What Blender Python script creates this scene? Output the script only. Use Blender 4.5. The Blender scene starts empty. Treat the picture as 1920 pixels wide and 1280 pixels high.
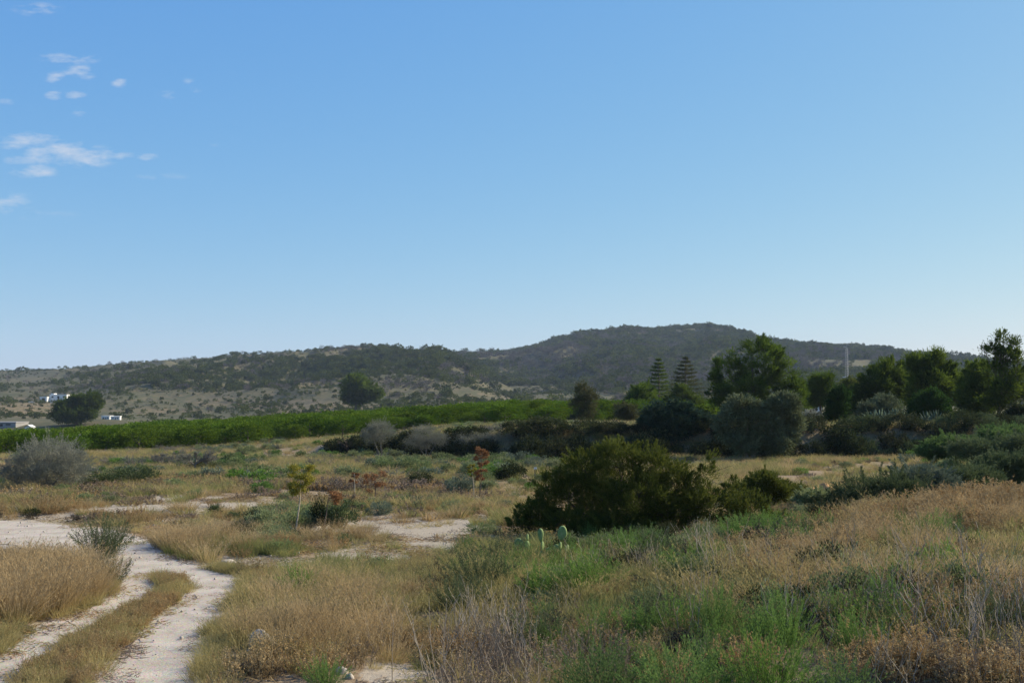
import bpy, math, random
import numpy as np
from math import radians, sin, cos, tan, atan, pi
from mathutils import Vector, Matrix

# ------------------------------------------------------------------ camera, sky, sun, exposure
SC = bpy.context.scene
COL = SC.collection
PW, PH, FPX, CH, HV = 1920, 1280, 2133.0, 3.2, 745.0
PITCH = atan((HV - 640) / FPX)
cam = bpy.data.cameras.new('camera')
cam.sensor_width = 36; cam.lens = 36 * FPX / PW; cam.clip_start = 0.1; cam.clip_end = 9000
camo = bpy.data.objects.new('camera', cam); COL.objects.link(camo)
camo.location = (0, 0, CH); camo.rotation_euler = (pi / 2 + PITCH, 0, 0)
SC.camera = camo

SUN_AZ, SUN_EL = radians(65), radians(33)       # azimuth from +Y towards +X
SKY_STRENGTH = 0.11
world = bpy.data.worlds.new("World"); SC.world = world; world.use_nodes = True
nt = world.node_tree; nt.nodes.clear()
wo = nt.nodes.new('ShaderNodeOutputWorld'); bg = nt.nodes.new('ShaderNodeBackground')
sky = nt.nodes.new('ShaderNodeTexSky'); sky.sky_type = 'NISHITA'; sky.sun_disc = False
sky.sun_elevation = SUN_EL; sky.sun_rotation = SUN_AZ
sky.altitude = 200; sky.air_density = 0.8; sky.dust_density = 0.5; sky.ozone_density = 2.2
bg.inputs[1].default_value = SKY_STRENGTH

def wmath(op, a, b=None, c=None):
    n = nt.nodes.new('ShaderNodeMath'); n.operation = op
    for i, v in enumerate((a, b, c)):
        if v is None: continue
        if isinstance(v, (int, float)): n.inputs[i].default_value = v
        else: nt.links.new(v, n.inputs[i])
    return n.outputs[0]
tcw = nt.nodes.new('ShaderNodeTexCoord'); sep = nt.nodes.new('ShaderNodeSeparateXYZ')
nt.links.new(tcw.outputs['Generated'], sep.inputs[0])
yy = wmath('MAXIMUM', sep.outputs[1], 0.05)
cx = wmath('DIVIDE', sep.outputs[0], yy); cz = wmath('DIVIDE', sep.outputs[2], yy)
comb = nt.nodes.new('ShaderNodeCombineXYZ'); nt.links.new(cx, comb.inputs[0]); nt.links.new(cz, comb.inputs[1])
mp = nt.nodes.new('ShaderNodeMapping'); mp.inputs['Scale'].default_value = (42, 120, 1); nt.links.new(comb.outputs[0], mp.inputs[0])
nz = nt.nodes.new('ShaderNodeTexNoise'); nz.inputs['Scale'].default_value = 1.0; nz.inputs['Detail'].default_value = 7; nz.inputs['Roughness'].default_value = 0.62
nt.links.new(mp.outputs[0], nz.inputs['Vector'])
def cloudlet(u, v, ru, rv, amp):
    a = (u - 960) / FPX; b = (HV - v) / FPX / cos(PITCH)
    dx = wmath('MULTIPLY', wmath('SUBTRACT', cx, a), FPX / ru); dz = wmath('MULTIPLY', wmath('SUBTRACT', cz, b), FPX / rv)
    r2 = wmath('ADD', wmath('MULTIPLY', dx, dx), wmath('MULTIPLY', dz, dz))
    return wmath('MULTIPLY', wmath('MAXIMUM', wmath('SUBTRACT', 1.0, r2), 0.0), amp)
acc = None
for c in [(45, 262, 75, 22, .9), (110, 283, 110, 24, 1.0), (150, 290, 80, 26, 1.0), (45, 297, 60, 14, .8), (55, 318, 60, 16, .9), (215, 290, 50, 10, .7), (268, 291, 28, 9, .85),
          (10, 378, 60, 24, .7), (50, 8, 60, 16, .6), (115, 104, 75, 14, .7), (140, 130, 40, 18, .8), (97, 141, 28, 16, .75), (92, 174, 22, 11, .75), (130, 174, 28, 11, .8),
          (217, 151, 22, 12, .7), (310, 173, 30, 10, .5), (358, 163, 20, 8, .5), (345, 146, 18, 8, .45), (140, 207, 18, 9, .55), (395, 268, 14, 6, .35), (300, 328, 60, 8, .35), (70, 402, 90, 12, .3), (0, 185, 20, 10, .4)]:
    k = cloudlet(*c); acc = k if acc is None else wmath('MAXIMUM', acc, k)
cl = wmath('MULTIPLY', wmath('SUBTRACT', wmath('ADD', wmath('MULTIPLY', acc, 1.0), wmath('MULTIPLY', nz.outputs[0], 4.0)), 2.2), .42)
cl = wmath('MULTIPLY', wmath('MINIMUM', wmath('MAXIMUM', cl, 0.0), 0.6), wmath('MINIMUM', wmath('MULTIPLY', acc, 2), 1.0))
hsw = nt.nodes.new('ShaderNodeHueSaturation'); hsw.inputs['Hue'].default_value = 0.495; hsw.inputs['Saturation'].default_value = 1.08
nt.links.new(sky.outputs[0], hsw.inputs['Color'])
mxw = nt.nodes.new('ShaderNodeMix'); mxw.data_type = 'RGBA'
nt.links.new(cl, mxw.inputs[0]); tint = nt.nodes.new('ShaderNodeMix'); tint.data_type = 'RGBA'; tint.blend_type = 'MULTIPLY'; tint.inputs[0].default_value = 1; tint.inputs[7].default_value = (1.03, .945, 1.03, 1)
nt.links.new(hsw.outputs[0], tint.inputs[6]); spl = nt.nodes.new('ShaderNodeSeparateColor'); nt.links.new(tint.outputs[2], spl.inputs[0]); cmb = nt.nodes.new('ShaderNodeCombineColor')
for i_, (k_, g_) in enumerate(((.645, .88), (.715, .58), (.80, .15))):      # evens out the sky's brightness towards the horizon
    nt.links.new(wmath('MULTIPLY', wmath('POWER', wmath('MULTIPLY', spl.outputs[i_], .163), g_), k_ / .163), cmb.inputs[i_])
nt.links.new(cmb.outputs[0], mxw.inputs[6]); mxw.inputs[7].default_value = (4.6, 4.7, 5.0, 1)
nt.links.new(mxw.outputs[2], bg.inputs[0]); nt.links.new(bg.outputs[0], wo.inputs[0])

sl = bpy.data.lights.new('sun', 'SUN'); sl.energy = 5.0; sl.angle = radians(0.5); sl.color = (1.0, 0.90, 0.71)
so = bpy.data.objects.new('sun', sl); COL.objects.link(so)
sd = Vector((cos(SUN_EL) * sin(SUN_AZ), cos(SUN_EL) * cos(SUN_AZ), sin(SUN_EL)))
so.rotation_euler = (-sd).to_track_quat('-Z', 'Y').to_euler(); so.location = sd * 100 + Vector((0, 0, 50))

SC.view_settings.view_transform = 'Standard'; SC.view_settings.look = 'None'
SC.view_settings.exposure = 0.56; SC.view_settings.gamma = 1.0
SC.render.engine = 'CYCLES'
SC.cycles.max_bounces = 6; SC.cycles.diffuse_bounces = 3; SC.cycles.transmission_bounces = 4; SC.cycles.glossy_bounces = 1
SC.cycles.transparent_max_bounces = 6; SC.cycles.volume_bounces = 0
SC.cycles.use_denoising = True
SC.cycles.use_adaptive_sampling = True; SC.cycles.adaptive_threshold = 0.006
SC.cycles.sample_clamp_indirect = 2.5

# ------------------------------------------------------------------ numeric helpers
RS = np.random.RandomState
def S(t):
    t = np.clip(t, 0, 1); return t * t * (3 - 2 * t)
def _h(ix, iy, seed):
    n = (ix.astype(np.int64) * 374761393 + iy.astype(np.int64) * 668265263 + seed * 982451653) & 0xffffffff
    n = ((n ^ (n >> 13)) * 1274126177) & 0xffffffff
    return ((n ^ (n >> 16)) & 0xffff) / 65535.0
def vnoise(x, y, seed=0):
    x = np.asarray(x, float); y = np.asarray(y, float)
    ix = np.floor(x); iy = np.floor(y); fx = S(x - ix); fy = S(y - iy)
    a = _h(ix, iy, seed); b = _h(ix + 1, iy, seed); c = _h(ix, iy + 1, seed); d = _h(ix + 1, iy + 1, seed)
    return (a * (1 - fx) + b * fx) * (1 - fy) + (c * (1 - fx) + d * fx) * fy
def fbm(x, y, sc, octs=3, seed=0):
    v = 0; a = 1; t = 0
    for o in range(octs):
        v = v + a * vnoise(np.asarray(x) / sc + 17.3 * o, np.asarray(y) / sc - 9.1 * o, seed + o); t += a; a *= .5; sc = sc / 2.03
    return v / t
def project(x, y, z):
    dep = y * cos(PITCH) + (z - CH) * sin(PITCH); up = -y * sin(PITCH) + (z - CH) * cos(PITCH)
    dep = np.maximum(dep, .1)
    return 960 + FPX * x / dep, 640 - FPX * up / dep

# ------------------------------------------------------------------ terrain
RA = ([-900, -400, 0, 130, 240, 370, 480, 560, 640, 710, 760, 830, 900, 1000, 1100], [40, 52, 59, 63, 64, 68, 76, 84, 89, 90, 85, 70, 48, 20, -10])
RB = ([500, 600, 700, 780, 830, 860, 900, 960, 1000, 1050, 1090, 1150, 1200, 1250, 1300, 1340, 1375, 1400, 1430, 1470, 1520, 1590, 1650, 1700, 1760, 1830, 1920, 2300, 3000],
      [-10, 5, 38, 66, 74, 80, 84, 86, 94, 108, 119, 130, 132, 131, 133, 137, 132, 124, 108, 101, 95, 90, 84, 75, 69, 63, 54, 40, 20])
def bank_y(x): return np.interp(x, [-14, 0, 16, 31, 44, 60], [80, 70, 70, 73, 86, 96]) + 1.5 * (fbm(x, x * 0, 6, 2, 5) - .5)
def ground(x, y):
    x = np.asarray(x, float); y = np.asarray(y, float)
    zl = -0.012 * np.clip(y - 15, -20, 90) + 0.012 * np.clip(x, -60, 0) * S((y - 30) / 60)
    zu = 0.1 + 0.058 * np.clip(x, -150, 0) + 0.012 * np.clip(x, 0, 100) - 0.004 * (np.clip(y, 0, 480) - 120)
    zu = zu + 0.72 * np.exp(-np.clip(y - 70, 0, 400) / 22) * S((x + 20) / 15)
    w = np.interp(x, [-24, -13], [34, 1.3])
    b = S((y - bank_y(x)) / w)
    z = zl * (1 - b) + zu * b
    A = np.interp(x, [-1, 3.3, 9, 20, 40], [0, .45, 1.15, 1.75, 2.1]); yc = np.interp(x, [3, 9, 20], [16.5, 20, 27])
    d = y - yc
    z = z + A * np.where(d < 0, np.exp(-(d / 9) ** 2), np.exp(-(d / 7) ** 2))
    nr = np.exp(-y / 140)
    tm = np.clip(track_mask(x, y) + 1.0, 0, 1)
    z = z + nr * (1 - tm) * ((fbm(x, y, 5, 3, 1) - .5) * .45) + (fbm(x, y, 40, 2, 8) - .5) * .5 * S((y - 20) / 50)
    # far country
    yd = np.maximum(y, 1.0); U = 960 + FPX * x / yd
    U = np.clip(U, -900, 3000)
    zp = z + np.clip(y - 480, 0, 1500) * 0.006
    zp = zp + S((y - 430) / 120) * S((900 - U) / 500) * 9 * (fbm(x, y, 90, 4, 21) - .45)
    zp = zp + 5.0 * S((y - 300) / 60) * S((430 - U) / 260) * S((900 - y) / 400)
    out = zp
    for (R, rf, rr, sd_) in ((RA, 470., 1350., 31), (RB, 620., 1800., 41)):
        e = np.interp(U, *R) - (9 if rr < 1500 else 8)
        zr = CH + rr * e / FPX
        t = (y - rf) / (rr - rf)
        tt = np.clip(t, 0, 1)
        s = 0.4 * S(tt) + 0.6 * tt ** 1.7
        g = fbm(x + 60 * fbm(x, y, 300, 2, 77), y * .6, 190, 4, sd_)
        rid = 1 - np.abs(2 * g - 1)
        zz = zp * (1 - s) + zr * s + 95 * (rid - .62) * tt * (1 - tt) * 2.4 * S((e - 5) / 60) * (1 - .6 * S((350 - U) / 300))
        zz = np.where(t > 1, zr - (y - rr) * 0.10, zz)
        zz = np.where(t < 0, zp, zz)
        out = np.maximum(out, zz)
    return out
# track: two ruts as polylines in ground metres, given by (pixel u, pixel v, half width m)
RUT_R = [(u, v, w * 1.12) for u, v, w in [(250, 1320, .60), (275, 1290, .58), (292, 1240, .54), (318, 1200, .52), (346, 1160, .50), (385, 1125, .46), (415, 1100, .42), (402, 1084, .5), (352, 1071, .55), (292, 1060, .6), (235, 1048, .75), (190, 1028, 1.0), (140, 1010, 1.3), (70, 1000, 1.6), (0, 996, 1.8), (-90, 990, 2.0)]]
RUT_L = [(u, v, w * 1.12) for u, v, w in [(-60, 1310, .42), (-5, 1262, .42), (50, 1232, .40), (90, 1203, .40), (130, 1180, .38), (172, 1158, .38), (215, 1137, .38), (255, 1118, .38), (268, 1100, .40), (255, 1084, .42), (225, 1066, .5), (190, 1045, .7)]]
def flat_at(u, v):      # intersection with the near, nearly level ground
    y = 14.0
    for _ in range(12): y = (CH + 0.012 * (y - 15)) * FPX / (v - HV)
    return (u - 960) / FPX * y, y
RR_ = [flat_at(u, v) + (w,) for u, v, w in RUT_R]; RL_ = [flat_at(u, v) + (w,) for u, v, w in RUT_L]
def track_mask(x, y):   # >0 inside a rut, falls off per metre outside
    x = np.asarray(x, float); y = np.asarray(y, float)
    best = np.full(np.broadcast(x, y).shape, -9.0)
    sel = (x < 2) & (x > -30) & (y < 45)
    if not np.any(sel): return best
    xs = np.broadcast_to(x, best.shape)[sel]; ys = np.broadcast_to(y, best.shape)[sel]; bb = np.full(xs.shape, -9.0)
    for P in (RR_, RL_):
        for (x0, y0, w0), (x1, y1, w1) in zip(P[:-1], P[1:]):
            dx, dy = x1 - x0, y1 - y0; L = dx * dx + dy * dy
            t = np.clip(((xs - x0) * dx + (ys - y0) * dy) / L, 0, 1)
            d = np.hypot(xs - x0 - t * dx, ys - y0 - t * dy)
            bb = np.maximum(bb, (w0 + t * (w1 - w0)) - d)
    best[sel] = bb
    return best
def gz(x, y): return float(ground(np.array([x]), np.array([y]))[0])
def at(u, v):           # the ground point seen at a pixel
    dx = (u - 960) / FPX; dz = (640 - v) / FPX
    fy = cos(PITCH) - dz * sin(PITCH); fz = sin(PITCH) + dz * cos(PITCH)
    t = np.concatenate([np.arange(6, 140, .05), np.arange(140, 2500, 1.0)])
    X = dx * t; Y = fy * t; Z = CH + fz * t
    m = ground(X, Y) > Z
    i = int(np.argmax(m)) if m.any() else len(t) - 1
    return float(X[i]), float(Y[i]), float(ground(X[i:i + 1], Y[i:i + 1])[0])
def at_d(u, y):
    x = (u - 960) / FPX * y; return x, y, gz(x, y)

# ------------------------------------------------------------------ materials
def newmat(name):
    m = bpy.data.materials.new(name); m.use_nodes = True; m.node_tree.nodes.clear(); return m, m.node_tree
def N(t, kind, **kw):
    n = t.nodes.new(kind)
    for k, v in kw.items():
        if k.startswith('i_'):
            key = k[2:]; n.inputs[int(key) if key.isdigit() else key].default_value = v
        else: setattr(n, k, v)
    return n
def mixc(t, fac, a, b, blend='MIX'):
    n = t.nodes.new('ShaderNodeMix'); n.data_type = 'RGBA'; n.blend_type = blend
    for s, v in ((0, fac), (6, a), (7, b)):
        if isinstance(v, (int, float)): n.inputs[s].default_value = v
        elif isinstance(v, tuple): n.inputs[s].default_value = (*v, 1) if len(v) == 3 else v
        else: t.links.new(v, n.inputs[s])
    return n.outputs[2]
def fm(t, op, a, b=None, c=None, clamp=False):
    n = t.nodes.new('ShaderNodeMath'); n.operation = op; n.use_clamp = clamp
    for i, v in enumerate((a, b, c)):
        if v is None: continue
        if isinstance(v, (int, float)): n.inputs[i].default_value = v
        else: t.links.new(v, n.inputs[i])
    return n.outputs[0]
def leafmat(name, a, b, tip=None, transl=.35, var=.35, varcol=None, rough=.85):
    """leaf colour mixed per leaf (attribute r), per plant (object random) and towards the tip (attribute h)."""
    m, t = newmat(name)
    ar = N(t, 'ShaderNodeAttribute', attribute_name='r'); oi = N(t, 'ShaderNodeObjectInfo')
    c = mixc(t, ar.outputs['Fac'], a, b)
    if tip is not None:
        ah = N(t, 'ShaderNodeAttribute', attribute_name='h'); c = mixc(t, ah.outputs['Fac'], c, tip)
    if varcol is not None: c = mixc(t, fm(t, 'MULTIPLY', oi.outputs['Random'], .75), c, varcol)
    r2 = fm(t, 'FRACT', fm(t, 'MULTIPLY', oi.outputs['Random'], 7.31))
    hs = N(t, 'ShaderNodeHueSaturation'); t.links.new(c, hs.inputs['Color'])
    t.links.new(fm(t, 'ADD', fm(t, 'MULTIPLY', r2, var), 1 - var * .5), hs.inputs['Value'])
    d = N(t, 'ShaderNodeBsdfPrincipled'); d.inputs['Roughness'].default_value = rough; d.inputs['Specular IOR Level'].default_value = .08
    t.links.new(hs.outputs[0], d.inputs['Base Color'])
    o = N(t, 'ShaderNodeOutputMaterial')
    if transl > 0:
        tr = N(t, 'ShaderNodeBsdfTranslucent'); t.links.new(hs.outputs[0], tr.inputs[0])
        mx = N(t, 'ShaderNodeMixShader'); mx.inputs[0].default_value = transl
        t.links.new(d.outputs[0], mx.inputs[1]); t.links.new(tr.outputs[0], mx.inputs[2]); t.links.new(mx.outputs[0], o.inputs[0])
    else: t.links.new(d.outputs[0], o.inputs[0])
    return m
def plainmat(name, col, rough=.8, col2=None, scale=6, bump=0, metal=0, detail=5):
    m, t = newmat(name)
    d = N(t, 'ShaderNodeBsdfPrincipled'); d.inputs['Roughness'].default_value = rough; d.inputs['Metallic'].default_value = metal; d.inputs['Specular IOR Level'].default_value = .3
    tc = N(t, 'ShaderNodeTexCoord'); nz = N(t, 'ShaderNodeTexNoise'); nz.inputs['Scale'].default_value = scale; nz.inputs['Detail'].default_value = detail
    t.links.new(tc.outputs['Object'], nz.inputs['Vector'])
    rp = N(t, 'ShaderNodeValToRGB'); rp.color_ramp.elements[0].position = .3; rp.color_ramp.elements[1].position = .7
    t.links.new(nz.outputs[0], rp.inputs[0])
    c = mixc(t, rp.outputs[0], col, col2 or tuple(v * .7 for v in col))
    t.links.new(c, d.inputs['Base Color'])
    if bump:
        b = N(t, 'ShaderNodeBump'); b.inputs['Strength'].default_value = bump; t.links.new(nz.outputs[0], b.inputs['Height']); t.links.new(b.outputs[0], d.inputs['Normal'])
    o = N(t, 'ShaderNodeOutputMaterial'); t.links.new(d.outputs[0], o.inputs[0])
    return m
M = {}
M['grass_gold'] = leafmat('dry_grass_golden', (.40, .29, .11), (.30, .24, .09), tip=(.46, .35, .20), transl=.4, var=.4, varcol=(.36, .25, .12))
M['grass_tan'] = leafmat('dry_grass_tan', (.42, .325, .125), (.25, .205, .07), tip=(.43, .335, .15), transl=.4, var=.5, varcol=(.26, .25, .10))
M['grass_green'] = leafmat('green_grass', (.10, .17, .03), (.20, .22, .06), tip=(.30, .29, .12), transl=.4, var=.4, varcol=(.22, .21, .07))
M['forb_red'] = leafmat('dry_forb_russet', (.31, .165, .060), (.22, .13, .055), tip=(.38, .25, .11), transl=.25, var=.5, varcol=(.34, .27, .15))
M['forb_grey'] = leafmat('dry_stem_grey', (.27, .21, .14), (.15, .11, .08), transl=.1, var=.5, varcol=(.32, .24, .17))
M['feather'] = leafmat('feathery_green', (.075, .165, .020), (.14, .25, .04), tip=(.20, .31, .07), transl=.35, var=.35, varcol=(.10, .15, .06))
M['sage'] = leafmat('grey_green_leaf', (.15, .18, .075), (.23, .25, .13), tip=(.27, .27, .15), transl=.3, var=.5, varcol=(.15, .20, .07))
M['sage_blue'] = leafmat('blue_grey_leaf', (.11, .14, .09), (.17, .20, .14), transl=.2, var=.3)
M['darkleaf'] = leafmat('dark_shrub_leaf', (.025, .038, .014), (.055, .07, .025), tip=(.07, .085, .03), transl=.2, var=.5, varcol=(.06, .06, .028))
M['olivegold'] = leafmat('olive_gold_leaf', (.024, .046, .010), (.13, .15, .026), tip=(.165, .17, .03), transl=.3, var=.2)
M['pine'] = leafmat('pine_needle', (.028, .050, .008), (.125, .175, .022), transl=.45, var=.25)
M['pine2'] = leafmat('pine_needle_bright', (.030, .056, .008), (.125, .19, .020), transl=.45, var=.2)
M['olive'] = leafmat('olive_leaf', (.080, .098, .045), (.205, .23, .12), transl=.2, var=.15)
M['cypress'] = leafmat('cypress_leaf', (.016, .036, .008), (.05, .105, .018), transl=.3, var=.15)
M['citrus'] = leafmat('citrus_leaf', (.026, .075, .004), (.075, .16, .008), tip=(.16, .21, .012), transl=.3, var=.3, varcol=(.09, .13, .010))
M['hillpine'] = leafmat('hill_pine_crown', (.042, .062, .013), (.14, .155, .034), transl=.28, var=.5, varcol=(.045, .06, .032))
M['hillgrey'] = leafmat('hill_bare_crown', (.15, .125, .12), (.10, .085, .085), transl=.1, var=.4, varcol=(.12, .12, .085))
M['greytwig'] = leafmat('grey_twig', (.22, .20, .165), (.13, .12, .10), transl=.1, var=.25)
M['greyleaf'] = leafmat('grey_withered_leaf', (.185, .19, .145), (.27, .27, .215), transl=.2, var=.25)
M['bark'] = plainmat('bark', (.16, .12, .09), .9, (.07, .055, .045), 9, .4)
M['palebark'] = plainmat('pale_bark', (.30, .25, .20), .9, (.16, .13, .10), 9, .4)
M['twig'] = plainmat('dark_twig', (.10, .075, .055), .9, (.05, .04, .03), 20)
M['yellow'] = leafmat('agave_flower_yellow', (.34, .30, .05), (.24, .22, .04), transl=.3, var=.1)
M['rust'] = leafmat('dry_seed_pod_rust', (.32, .155, .065), (.21, .11, .05), transl=.15, var=.1)
M['agave'] = leafmat('agave_leaf', (.09, .13, .085), (.15, .20, .14), transl=.1, var=.2)
M['cactus'] = plainmat('cactus_skin', (.17, .25, .075), .7, (.25, .33, .12), 26, .3)
def cactusmat():
    m = plainmat('cactus_skin', (.15, .22, .07), .75, (.25, .33, .12), 14, .2); t = m.node_tree
    d = next(n for n in t.nodes if n.type == 'BSDF_PRINCIPLED'); l = d.inputs['Base Color'].links[0]; src = l.from_socket
    v = N(t, 'ShaderNodeTexVoronoi'); v.inputs['Scale'].default_value = 26; tc = N(t, 'ShaderNodeTexCoord'); t.links.new(tc.outputs['Object'], v.inputs['Vector'])
    r = N(t, 'ShaderNodeMapRange'); r.inputs[1].default_value = .22; r.inputs[2].default_value = .12; t.links.new(v.outputs['Distance'], r.inputs[0])
    t.links.new(mixc(t, r.outputs[0], src, (.10, .08, .04)), d.inputs['Base Color']); return m
M['cactus'] = cactusmat()
M['rock'] = plainmat('limestone', (.50, .44, .36), .95, (.32, .27, .22), 5, .5)
M['clod'] = plainmat('ochre_clod', (.50, .27, .10), .95, (.34, .19, .08), 5, .6)
M['white'] = plainmat('whitewash', (.78, .77, .73), .9, (.68, .66, .62), .6)
M['roofgrey'] = plainmat('grey_roof', (.30, .29, .28), .9, (.24, .23, .22), .6)
M['dark'] = plainmat('dark_opening', (.03, .03, .035), .5)
M['steel'] = plainmat('galvanised_steel', (.60, .58, .55), .5, (.40, .36, .33), 3, metal=.3)
M['mastred'] = plainmat('mast_red', (.42, .12, .08), .6)

def ground_material():
    m, t = newmat('earth')
    tc = N(t, 'ShaderNodeTexCoord'); P = tc.outputs['Object']
    def noise(scale, detail=6, rough=.6, vec=P, stretch=None):
        if stretch:
            mpn = N(t, 'ShaderNodeMapping'); mpn.inputs['Scale'].default_value = stretch; t.links.new(vec, mpn.inputs[0]); vec = mpn.outputs[0]
        n = N(t, 'ShaderNodeTexNoise'); n.inputs['Scale'].default_value = scale; n.inputs['Detail'].default_value = detail; n.inputs['Roughness'].default_value = rough
        t.links.new(vec, n.inputs['Vector']); return n.outputs[0]
    def ramp(v, a, b):
        r = N(t, 'ShaderNodeMapRange'); r.inputs[1].default_value = a; r.inputs[2].default_value = b; t.links.new(v, r.inputs[0]); return r.outputs[0]
    att = {k: N(t, 'ShaderNodeAttribute', attribute_name=k).outputs['Fac'] for k in ('pale', 'green', 'far', 'ochre', 'track')}
    n1 = noise(.9, 8); n2 = noise(7, 6); n3 = noise(45, 4, .7); nb = noise(.03, 8, .62); nb2 = noise(.15, 6, .6)
    soil = mixc(t, ramp(n1, .35, .65), (.27, .185, .105), (.20, .14, .085))
    soil = mixc(t, ramp(n2, .4, .7), soil, (.33, .26, .165))
    pale = mixc(t, ramp(n2, .3, .7), (.44, .375, .28), (.33, .27, .20))
    pm = fm(t, 'ADD', fm(t, 'MULTIPLY', att['pale'], 1.6), fm(t, 'MULTIPLY', fm(t, 'SUBTRACT', n1, .5), 2.4))
    pm = fm(t, 'ADD', pm, fm(t, 'MULTIPLY', fm(t, 'SUBTRACT', n2, .5), 1.6))
    near = mixc(t, ramp(pm, .75, 1.15), soil, pale)
    trk = mixc(t, ramp(n3, .35, .65), (.56, .51, .44), (.42, .38, .33))
    trm = fm(t, 'ADD', att['track'], fm(t, 'MULTIPLY', fm(t, 'SUBTRACT', n2, .5), 1.2))
    near = mixc(t, ramp(trm, .3, .7), near, trk)
    near = mixc(t, fm(t, 'MULTIPLY', ramp(n3, .45, .75), .45), near, (.14, .11, .08))
    near = mixc(t, fm(t, 'MULTIPLY', att['green'], ramp(n1, .3, .6)), near, (.12, .13, .055))
    far = mixc(t, ramp(nb, .35, .62), (.095, .088, .045), (.15, .12, .068))
    far = mixc(t, ramp(nb2, .42, .68), far, (.065, .07, .035))
    oc = mixc(t, ramp(nb2, .4, .6), (.30, .215, .12), (.19, .14, .08))
    om = fm(t, 'ADD', fm(t, 'MULTIPLY', att['ochre'], .85), fm(t, 'MULTIPLY', fm(t, 'SUBTRACT', nb2, .5), 2.0))
    far = mixc(t, ramp(om, .6, 1.0), far, oc)
    vs = N(t, 'ShaderNodeTexVoronoi'); vs.inputs['Scale'].default_value = .35; t.links.new(P, vs.inputs['Vector'])
    far = mixc(t, fm(t, 'MULTIPLY', ramp(vs.outputs['Distance'], .45, .25), .75), far, (.065, .075, .04))
    c = mixc(t, att['far'], near, far)
    d = N(t, 'ShaderNodeBsdfPrincipled'); d.inputs['Roughness'].default_value = .95; d.inputs['Specular IOR Level'].default_value = .1
    t.links.new(c, d.inputs['Base Color'])
    b = N(t, 'ShaderNodeBump'); b.inputs['Strength'].default_value = .6; b.inputs['Distance'].default_value = .06
    t.links.new(fm(t, 'ADD', n2, fm(t, 'MULTIPLY', n3, .4)), b.inputs['Height']); t.links.new(b.outputs[0], d.inputs['Normal'])
    o = N(t, 'ShaderNodeOutputMaterial'); t.links.new(d.outputs[0], o.inputs[0])
    return m
M['ground'] = ground_material()
def gravel_material():
    m, t = newmat('track_gravel')
    tc = N(t, 'ShaderNodeTexCoord')
    def noise(s, dt):
        n = N(t, 'ShaderNodeTexNoise'); n.inputs['Scale'].default_value = s; n.inputs['Detail'].default_value = dt; n.inputs['Roughness'].default_value = .65; t.links.new(tc.outputs['Object'], n.inputs['Vector']); return n.outputs[0]
    n1, n2 = noise(1.3, 6), noise(60, 5)
    v = N(t, 'ShaderNodeTexVoronoi'); v.inputs['Scale'].default_value = 38; t.links.new(tc.outputs['Object'], v.inputs['Vector'])
    rr = N(t, 'ShaderNodeMapRange'); rr.inputs[1].default_value = .38; rr.inputs[2].default_value = .62; t.links.new(n1, rr.inputs[0])
    c = mixc(t, rr.outputs[0], (.34, .275, .20), (.50, .43, .335))
    r = N(t, 'ShaderNodeMapRange'); r.inputs[1].default_value = .4; r.inputs[2].default_value = .75; t.links.new(n2, r.inputs[0])
    c = mixc(t, r.outputs[0], c, (.36, .31, .26))
    c = mixc(t, .28, c, v.outputs['Color'], 'SOFT_LIGHT')
    d = N(t, 'ShaderNodeBsdfPrincipled'); d.inputs['Roughness'].default_value = .95; t.links.new(c, d.inputs['Base Color'])
    b = N(t, 'ShaderNodeBump'); b.inputs['Strength'].default_value = .35; b.inputs['Distance'].default_value = .015
    t.links.new(fm(t, 'SUBTRACT', n2, v.outputs['Distance']), b.inputs['Height']); t.links.new(b.outputs[0], d.inputs['Normal'])
    o = N(t, 'ShaderNodeOutputMaterial'); t.links.new(d.outputs[0], o.inputs[0])
    return m
M['gravel'] = gravel_material()

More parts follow.
